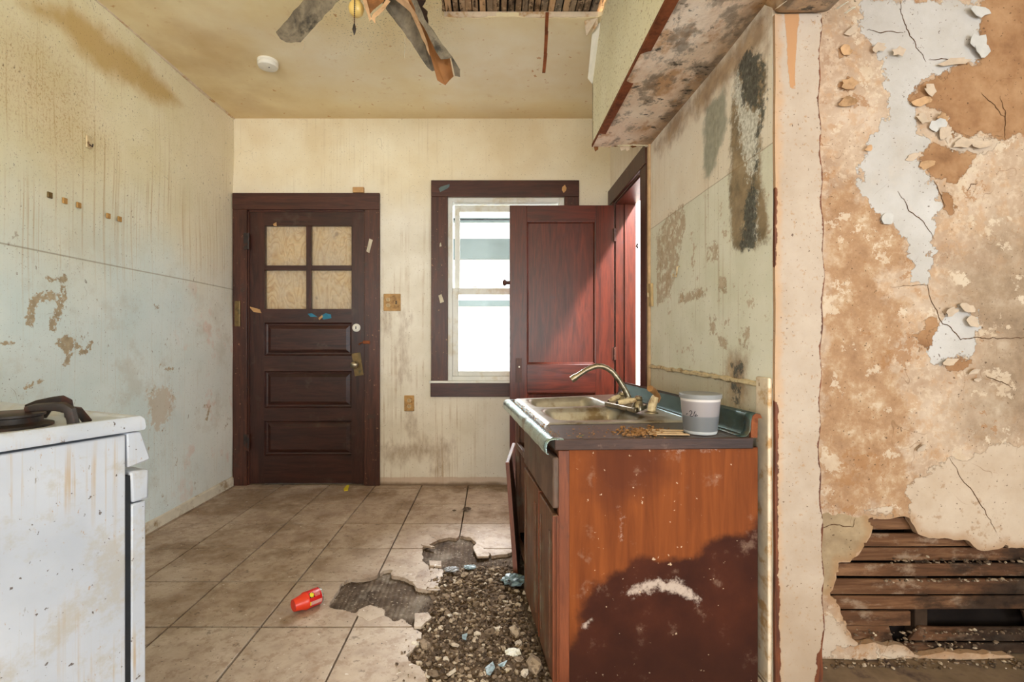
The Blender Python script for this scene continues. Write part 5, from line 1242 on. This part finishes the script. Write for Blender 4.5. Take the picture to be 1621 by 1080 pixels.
# ---- faucet
YF = 2.02
def q(px, py, Y=YF): return Vector(at(px, py, Y))
fa = thing('faucet', 'tarnished gooseneck faucet with two ivory lever handles on the sink', 'faucet', tuple(q(990, 648)))
MB().hexa([q(956, 643, 2.12), q(1006, 655, 1.86), q(1025, 647, 1.92), q(976, 637, 2.18)], [q(957, 636, 2.12), q(1006, 647, 1.86), q(1025, 640, 1.92), q(977, 631, 2.18)]).build('base_plate', M['nickel'], fa, bevel=.004)
pth = [(995, 630), (990, 619), (984, 609), (977, 598), (969.5, 589), (961, 583), (953, 580), (945, 579.5), (937, 582), (928, 586), (918, 592.5), (907, 600)]
sp1 = MB().tube([q(a, b) for a, b in pth], [.0125, .0120, .0115, .011, .011, .011, .011, .011, .011, .011, .0115, .012], 14).build('spout', M['nickel'], fa, smooth=True)
MB().tube([q(912, 596.5), q(904.5, 601.5)], [.0145, .0145], 14).build('aerator', M['nickel'], sp1, smooth=True)
MB().lathe([(.022, 0), (.020, .012), (.015, .022), (.013, .032)], q(996, 640), (-.2, 0, 1), 18).build('spout_collar', M['nickel'], fa, smooth=True)
def lever(hub, tip, Y, nm='lever'):
    h_, t_ = q(*hub, Y), q(*tip, Y-.02)
    hb = MB().lathe([(.024, -.022), (.023, -.008), (.017, .006), (.013, .014), (.016, .020), (.013, .030), (.003, .034)], h_, (.05, 0, 1), 18).build('handle_hub', M['nickel'], fa, smooth=True)
    a = h_+Vector((0, 0, .018)); 
    MB().tube([a, a.lerp(t_, .3), a.lerp(t_, .6), a.lerp(t_, .92)], [.007, .010, .0115, .008], 12).build('lever', M['ivory'], hb, smooth=True)
    MB().tube([a.lerp(t_, .9), t_], [.006, .004], 8).build('lever_tip', M['iron'], hb, smooth=True)
lever((1010, 640), (975, 638), 1.90); lever((984, 632), (962, 636), 2.14)
spr = thing('sink_sprayer', 'ivory side sprayer with broken brown head beside the faucet', 'sprayer', tuple(q(1031, 653, 1.80)))
MB().lathe([(.026, 0), (.025, .004), (.014, .008), (.013, .014)], q(1031, 654, 1.80), (0, 0, 1), 20).build('sprayer_base', M['nickel'], spr, smooth=True)
MB().tube([q(1031, 651, 1.80), q(1033, 640, 1.80), q(1037, 629, 1.80), q(1041, 624, 1.80)], [.015, .016, .013, .009], 12).build('sprayer_body', M['ivory'], spr, smooth=True)
MB().tube([q(1041, 628, 1.80), q(1036, 620, 1.78), q(1029, 615, 1.76)], [.009, .011, .012], 12).build('sprayer_head', M['brownpl'], spr, smooth=True)
MB().tube([q(1042, 623, 1.80), q(1044, 630, 1.81), q(1042, 638, 1.81)], [.005, .006, .002], 7).build('trigger', M['brownpl'], spr, smooth=True)
# ---- bucket
bx_, by_ = (1108.5-CX)*1.575/F, 1.575
zc = P(.06, .82).z+.0015
bk = thing('plastic_tub', 'translucent plastic tub with grey lid standing on the counter', 'tub', (bx_, by_, zc))
MB().lathe([(.047, 0), (.0495, .002), (.051, .008), (.0600, .104), (.0605, .112), (.062, .113), (.0625, .118), (.058, .118)], (bx_, by_, zc), (0, 0, 1), 48).build('tub_body', M['bucket'], bk, smooth=True)
MB().lathe([(.0625, .114), (.0645, .115), (.0650, .126), (.0630, .1285), (.058, .127), (.01, .1265)], (bx_, by_, zc), (0, 0, 1), 48).build('lid', M['lid'], bk, smooth=True)
ink = MB()
def onb(a, h): r_ = .051+(.060-.051)*(h-.008)/.096+.0005; return (bx_+r_*math.sin(a), by_-r_*math.cos(a), zc+h)
for st_ in ([(-1.22, .063), (-1.12, .066)], [(-.98, .073), (-.92, .077), (-.84, .075), (-.84, .069), (-.92, .063), (-.97, .060), (-.86, .0585), (-.78, .060)], [(-.66, .076), (-.72, .068), (-.74, .0615), (-.64, .0605), (-.52, .0635)], [(-.60, .068), (-.66, .061)]):
    ink.tube([onb(a, h) for a, h in st_], .0011, 5)
ink.build('handwriting', M['ink'], bk)
# ---- sticks and crumbs on the counter
for i, (a, b) in enumerate([((1019, 680), (1086, 681.5)), ((1026, 686.5), (1090, 687)), ((1024, 684), (1080, 684.5))]):
    p0, p1 = onZ(*a, zc+.004), onZ(*b, zc+.004); hgt = .005 if i == 0 else .003
    d = .006 if i == 0 else .010
    st_ = MB().hexa([(p0[0], p0[1]-d, zc+.001), (p1[0], p1[1]-d, zc+.001), (p1[0], p1[1]+d, zc+.001), (p0[0]+.01, p0[1]+d, zc+.001)], [(p0[0], p0[1]-d, zc+hgt+i*.001), (p1[0], p1[1]-d, zc+hgt+i*.001), (p1[0], p1[1]+d, zc+hgt+i*.001), (p0[0]+.01, p0[1]+d, zc+hgt+i*.001)]).build('paint_stick', M['stick'], bevel=.0008)
    tag(st_, ['pale wooden stick lying furthest back beside the plastic tub', 'pale wooden stick nearest the counter edge beside the tub', 'pale wooden stick between the two others beside the tub'][i], 'stick', 'wooden sticks on the counter')
sp_ = []
for _ in range(150):
    a, b = R.gauss(1012, 20), R.gauss(685, 3.5); x, y, _z = onZ(a, b, zc); sp_.append((x, y, zc+.003, R.uniform(.002, .008)))
for _ in range(110):
    a, b = R.uniform(880, 1060), R.uniform(674, 694); x, y, _z = onZ(a, b, zc); sp_.append((x, y, zc+.001, R.uniform(.001, .003)))
for _ in range(40):
    s, t = R.uniform(.05, .9), R.uniform(0, .05); p = P(s, t); sp_.append((p.x, p.y, p.z+.004, R.uniform(.0015, .004)))
o = joined_rocks('brown_crumbs', sp_, M['crumb']); tag(o, 'brown crumbs scattered on the countertop', 'crumbs')
gl = thing('leaf_scrap', 'tiny green and brown leaf scrap at the counter edge', 'leaf', onZ(920, 692, zc))
gx, gy, gz = onZ(920, 692, zc); MB().prism([(gx-.008, gy, gz+.001), (gx, gy-.004, gz+.004), (gx+.01, gy+.002, gz+.006), (gx+.006, gy+.008, gz+.002)], (0, 0, .001)).build('leaf_blade', plain('leaf_green', lin(82, 98, 52), .6), gl)

# ================================================================== STOVE
nv = Vector((.41, .91)).normalized(); th = math.atan2(nv.y, nv.x)
stv = thing('gas_stove', 'dirty white gas range with rusty burner grates at the left', 'stove', (-.703, .98, 0), th)
MB().box(-.66, -.032, .0, .76, .05, .882).build('body', M['enamel'], stv, local=True, bevel=.003)
ck = MB(); 
ck.box(-.66, 0.0, -.004, .764, .887, .905)
rim_ = MB(); lp = lambda i, z: [(-.66+i, -.004+i, z), (0.0-i, -.004+i, z), (0.0-i, .764-i, z), (-.66+i, .764-i, z)]
rings = [lp(.0, .887), lp(-.002, .893), lp(.0, .909), lp(.005, .915), lp(.018, .915), lp(.030, .904), lp(.032, .903)]
v = [p for r_ in rings for p in r_]; f = [(4*i+j, 4*i+(j+1) % 4, 4*i+4+(j+1) % 4, 4*i+4+j) for i in range(len(rings)-1) for j in range(4)]+[(0, 3, 2, 1), tuple(4*(len(rings)-1)+j for j in range(4))]
MB().raw(v, f).build('cooktop', M['enamel'], stv, local=True, smooth=True)
MB().prism([(-.030, .001, .884), (-.004, .001, .884), (.014, .001, .828), (.012, .001, .823), (-.028, .001, .816)], (0, .758, 0)).build('control_panel', M['enamel'], stv, local=True, bevel=.003)
for i in range(4):
    kn = MB().lathe([(.020, 0), (.020, .006), (.016, .008), (.014, .022), (.003, .023)], (.008, .12+i*.17, .852), (1, 0, .3), 18).build('burner_knob', M['white'], stv, local=True, smooth=True)
MB().box(-.031, -.0215, .004, .756, .09, .800).build('door_gasket', M['black'], stv, local=True)
od = MB().box(-.021, .006, .002, .758, .20, .742).build('oven_door', M['enamel'], stv, local=True, bevel=.003)
MB().hexa([(-.020, .002, .744), (.012, .002, .744), (.012, .758, .744), (-.020, .758, .744)], [(-.024, .002, .808), (.013, .002, .804), (.013, .758, .804), (-.024, .758, .808)]).build('door_handle', M['enamel'], od, local=True, bevel=.005)
MB().box(-.021, .004, .002, .758, .06, .194).build('drawer', M['enamel'], stv, local=True, bevel=.003)
MB().box(-.66, -.60, .0, .76, .905, 1.02).build('rear_guard', M['enamel'], stv, local=True, bevel=.006)
for i, (bxx, byy) in enumerate([(-.142, .160), (-.142, .595), (-.465, .165), (-.465, .595)]):
    bn = MB().lathe([(.062, .903), (.062, .908), (.046, .912), (.046, .922), (.050, .924), (.050, .928), (.040, .931), (.012, .932)], (bxx, byy, 0), (0, 0, 1), 28).build('burner', M['iron'], stv, local=True, smooth=True)
    g = MB()
    for k_ in range(4):
        a = rad(22+90*k_); ca, sa = math.cos(a), math.sin(a); pr_ = [(.030, .936), (.05, .940), (.085, .942), (.106, .941), (.117, .934), (.121, .918), (.124, .904)]
        g.tube([(bxx+r_*ca, byy+r_*sa, z_) for r_, z_ in pr_], [.006, .0075, .0085, .010, .012, .011, .012], 8, True, .6)
        a2 = a+rad(14); g.tube([(bxx+.10*ca, byy+.10*sa, .938), (bxx+.112*math.cos(a2), byy+.112*math.sin(a2), .930), (bxx+.118*math.cos(a2+.16), byy+.118*math.sin(a2+.16), .905)], [.007, .008, .009], 8, True, .7)
    g.build('burner_grate', M['iron'], stv, local=True, smooth=True)

# ================================================================== CEILING FAN, DETECTOR, HANGING STRIP
hub = Vector((-.44, 1.93, 2.44))
fan = thing('ceiling_fan', 'wrecked ceiling fan with drooping grey blades and torn veneer', 'fan', tuple(hub))
MB().lathe([(.055, 2.71), (.060, 2.68), (.030, 2.65), (.012, 2.64), (.012, 2.60)], (hub.x, hub.y, 0), (0, 0, 1), 24).build('canopy', M['brass'], fan, smooth=True)
MB().lathe([(.02, 2.61), (.09, 2.60), (.125, 2.57), (.13, 2.52), (.11, 2.485), (.06, 2.475), (.055, 2.45), (.045, 2.44), (.01, 2.435)], (hub.x, hub.y, 0), (0, 0, 1), 32).build('motor_housing', M['brass'], fan, smooth=True)
def blade(pts, Ys, mat, name='blade', thick=.007, amp=.006, seed=1, bend=.0):
    """outline given as picture points with the depth of each, torn edge"""
    Q = [Vector(at(a, b, y)) for (a, b), y in zip(pts, Ys)]; out = []
    for i, p in enumerate(Q):
        r_ = Q[(i+1) % len(Q)]; k = max(1, int((r_-p).length/.02))
        for j in range(k):
            t = p.lerp(r_, j/k); dd = (r_-p).normalized().cross(Vector((0, 1, 0)))
            out.append(t+dd*(amp*fnoise(t.x*60, t.z*60, seed) if j else 0))
    return MB().prism(out, (0, .002, thick)).build(name, mat, fan)
b1 = blade([(437, 52), (444, 62), (453, 67), (476, 67), (482, 60), (548, -12), (580, -45), (540, -62), (482, 0)], [2.05, 2.05, 2.05, 2.05, 2.04, 1.99, 1.96, 1.98, 2.02], M['fanwood'], seed=2)
b2 = blade([(606, 6), (612, 16), (640, 52), (676, 106), (684, 113), (692, 111), (672, 62), (656, 22), (640, -30), (596, -40)], [2.0, 2.0, 2.06, 2.14, 2.15, 2.15, 2.09, 2.03, 1.97, 1.95], M['fanwood'], seed=3)
blade([(642, -10), (652, 14), (664, 46), (682, 90), (692, 127), (705, 135), (718, 121), (712, 92), (700, 74), (690, 62), (672, 40), (660, 10), (654, -20)], [1.97, 2.0, 2.05, 2.11, 2.16, 2.17, 2.16, 2.11, 2.08, 2.07, 2.03, 2.0, 1.97], M['veneer'], 'peeled_veneer', .0015, .004, 4).parent = b2
blade([(648, -8), (662, 30), (676, 52), (690, 82), (698, 94), (714, 92), (720, 120), (728, 122), (728, 110), (716, 90), (700, 70), (686, 48), (672, 30), (660, 0)], [1.95, 1.98, 2.0, 2.04, 2.06, 2.07, 2.11, 2.11, 2.1, 2.07, 2.03, 2.0, 1.98, 1.95], M['fanwood'], 'veneer_strip', .0015, .004, 5).parent = b2
blade([(626, 0), (650, 20), (668, 62), (680, 88), (676, 66), (660, 24), (644, -4)], [1.96, 1.98, 2.03, 2.06, 2.03, 1.97, 1.95], M['veneer2'], 'veneer_strip', .0015, .006, 6).parent = b2
blade([(644, -20), (660, 14), (678, 41), (677, 20), (668, 12), (674, 2), (668, -20)], [2.30, 2.28, 2.27, 2.27, 2.28, 2.28, 2.3], M['fandark'], seed=7)
blade([(568, -10), (576, 4), (580, 16), (586, 22), (598, 10), (608, 2), (606, -14)], [1.92]*7, M['veneer'], 'torn_blade_stub', .002, .004, 8)
blade([(574, 0), (580, 18), (585, 34), (588, 30), (584, 14), (580, 0)], [1.90]*6, M['veneer2'], 'veneer_strip', .0015, .003, 9)
blade([(612, -2), (604, 10), (590, 22), (588, 30), (594, 38), (594, 28), (608, 16), (618, 2)], [1.90]*8, M['veneer2'], 'veneer_strip', .0015, .003, 10)
blade([(655, -90), (700, -130), (770, -160), (790, -130), (720, -95), (670, -70)], [1.8, 1.7, 1.6, 1.6, 1.7, 1.8], M['fanwood'], seed=12)
gx = Vector(at(564, 14, 1.94))
MB().lathe([(.006, -.031), (.016, -.028), (.026, -.018), (.031, 0), (.028, .014), (.018, .026), (.014, .05), (.014, .075)], gx, (0, 0, 1), 24).build('light_globe', M['globe'], fan, smooth=True)
pc = MB(); p0 = Vector(at(561.5, -5, 1.90)); p1 = Vector(at(561, 38, 1.90)); pc.tube([p0, p1], .0018, 6)
for i in range(14):
    c0 = p0.lerp(p1, i/13); pc.lathe([(.001, -.003), (.0032, 0), (.001, .003)], c0, (0, 0, 1), 6)
ch = pc.build('pull_chain', M['iron'], fan)
pe = Vector(at(560.8, 46, 1.90)); MB().lathe([(.001, -.024), (.005, -.012), (.0075, .0), (.004, .016), (.001, .022)], pe, (0, 0, 1), 10).build('chain_fob', M['iron'], ch, smooth=True)
for (a, b, c_, d_) in ((641, 60, 640, 93), (482, 65, 480, 80)):
    MB().tube([at(a, b, 2.08), at((a+c_)/2+.6, (b+d_)/2, 2.08), at(c_, d_, 2.08)], .0008, 5).build('cobweb_thread', M['tape'], fan)

sx_, sy_, _ = onZ(424, 97, ZC)
sd = thing('smoke_detector', 'round white smoke detector on the yellowed ceiling', 'smoke detector', (sx_, sy_, ZC))
MB().lathe([(.058, 0), (.058, -.012), (.055, -.014), (.055, -.020)], (sx_, sy_, ZC), (0, 0, 1), 36).build('mount_ring', M['white'], sd, smooth=True)
MB().lathe([(.056, -.020), (.057, -.026), (.052, -.036), (.030, -.041), (.004, -.042)], (sx_, sy_, ZC), (0, 0, 1), 36).build('cover', M['white'], sd, smooth=True)
MB().lathe([(.004, -.0405), (.004, -.0425)], (sx_+.012, sy_-.01, ZC), (0, 0, 1), 10).build('test_light', M['black'], sd)
pts = [at(866, 20, 2.42), at(865, 50, 2.42), at(863.5, 85, 2.42), at(861, 115, 2.42)]
hs = MB()
for i in range(3):
    a, b = Vector(pts[i]), Vector(pts[i+1]); hs.hexa([b+Vector((-.0085, -.004, 0)), b+Vector((.007, -.004, 0)), b+Vector((.007, .004, 0)), b+Vector((-.0085, .004, 0))], [a+Vector((-.008, -.004, 0)), a+Vector((.009, -.004, 0)), a+Vector((.009, .004, 0)), a+Vector((-.008, .004, 0))])
o = hs.build('hanging_lath', M['rust']); tag(o, 'broken brown lath strip dangling from the ceiling hole', 'lath strip')

# ================================================================== THINGS ON THE FLOOR
c0 = Vector(onZ(456, 978, 0)); c1 = Vector(onZ(497, 961, 0)); c0.z = c1.z = 0
# lying can: bottom end to the right
L0 = Vector(at(459, 969, 1.90)); L1 = Vector(at(496, 958, 1.97))
ax = Vector((L1.x-L0.x, L1.y-L0.y, 0)); ax = ax.normalized(); rr_ = .034
st0 = Vector((onZ(452, 983, 0)[0]+.012, onZ(466, 980, 0)[1]+.030, rr_))
can = thing('spray_can', 'red spray can with red cap lying on the tiles', 'can', (st0.x, st0.y, 0))
Lc = .108; c_s = st0+ax*.052
MB().lathe([(.022, .0), (.0225, .0), (.0285, .034), (.0335, .044), (.0335, .052), (.031, .052)], st0, ax, 32).build('cap', M['redplastic'], can, smooth=True)
MB().lathe([(.0175, .0015), (.0195, -.0008), (.0215, -.0008), (.022, .0015)], st0, ax, 32).build('cap_rim', M['redlabel'], can, smooth=True)
MB().lathe([(.0325, .052), (.0325, .104), (.030, .107)], st0, ax, 32).build('can_body', M['redlabel'], can, smooth=True)
MB().lathe([(.0315, .1045), (.0325, .107), (.0315, .1095), (.027, .1095), (.022, .106)], st0, ax, 32).build('can_base', M['chrome'], can, smooth=True)
up_ = Vector((0, 0, 1)); sd_ = ax.cross(up_).normalized()     # towards the viewer
def onc(l, a, r_=.0329): return st0+ax*l+(up_*math.sin(a)+sd_*math.cos(a))*r_
def cpatch(l0, l1, a0, a1, mat, name, r_=.0329, star=False):
    v = []; f = []; n1, n2 = 3, 6
    for i in range(n1+1):
        for j in range(n2+1): v.append(onc(l0+(l1-l0)*i/n1, a0+(a1-a0)*j/n2, r_))
    f = [(i*(n2+1)+j, (i+1)*(n2+1)+j, (i+1)*(n2+1)+j+1, i*(n2+1)+j+1) for i in range(n1) for j in range(n2)]
    return MB().raw(v, f).build(name, mat, can)
cpatch(.056, .074, .55, 1.15, M['ink'], 'label_patch'); 
v = [onc(.065+(.0105 if i % 2 else .0065)*math.cos(2*math.pi*i/16), .86+(.36 if i % 2 else .22)*math.sin(2*math.pi*i/16), .0332) for i in range(16)]
MB().raw(v, [tuple(range(16))]).build('yellow_burst', M['yellow'], can)
cpatch(.055, .102, -.35, .12, M['pink'], 'label_patch'); cpatch(.0535, .057, -.35, .12, M['yellow'], 'label_patch', .0331)
for i in range(4): cpatch(.078+i*.005, .0805+i*.005, .55, 1.0, M['pink'], 'label_line', .0331)
if sd_.y > 0: pass
# crumpled film and shards on the rubble
def crumple(px, py, s_, mat, label, seed, flat=.5):
    x, y, _ = onZ(px, py, .015); me = rock_mesh('film_shape', seed, 3, 1.3, 1, flat, .30); me.materials.append(mat)
    o = link(bpy.data.objects.new('crumpled_film', me)); o.location = (x, y, .012+s_*flat*.6); o.scale = (s_,)*3; tag(o, label, 'litter'); return o
crumple(812, 921, .036, M['bluetrash'], 'crumpled blue and grey plastic film beside the cabinet front', 21, .55)
crumple(715, 902, .024, M['lid'], 'grey crumpled plastic scrap at the edge of the broken tiles', 22, .3)
crumple(744, 898, .020, M['bluetrash'], 'pale blue plastic scrap just beyond the rubble heap', 23, .3)
for i, (pp, lab) in enumerate([([(768, 1058), (780, 1050), (784, 1058), (776, 1072), (770, 1068)], 'pale blue paint chip nearest the camera on the rubble'), ([(788, 1053), (803, 1048), (798, 1056), (790, 1057)], 'thin pale blue chip beside the larger blue chip'), ([(731, 1006), (740, 1005), (738, 1014), (732, 1014)], 'small turquoise chip in the middle of the rubble heap')]):
    P3 = [onZ(a, b, .022) for a, b in pp]; o = MB().prism([(p[0], p[1], p[2]+.004*(k_ % 2)) for k_, p in enumerate(P3)], (0, 0, .002)).build('paint_chip', M['bluetrash']); tag(o, lab, 'chip')
crumple(812, 1035, .018, M['white'], 'crumpled white paper scrap on the rubble by the cabinet', 24, .6)
crumple(739, 806, .020, M['mortar'], 'dark dirt clod on the tile joint near the cabinet', 26, .35); crumple(719, 808, .009, M['mortar'], 'tiny dark dirt clod beside the larger clod', 27, .4)
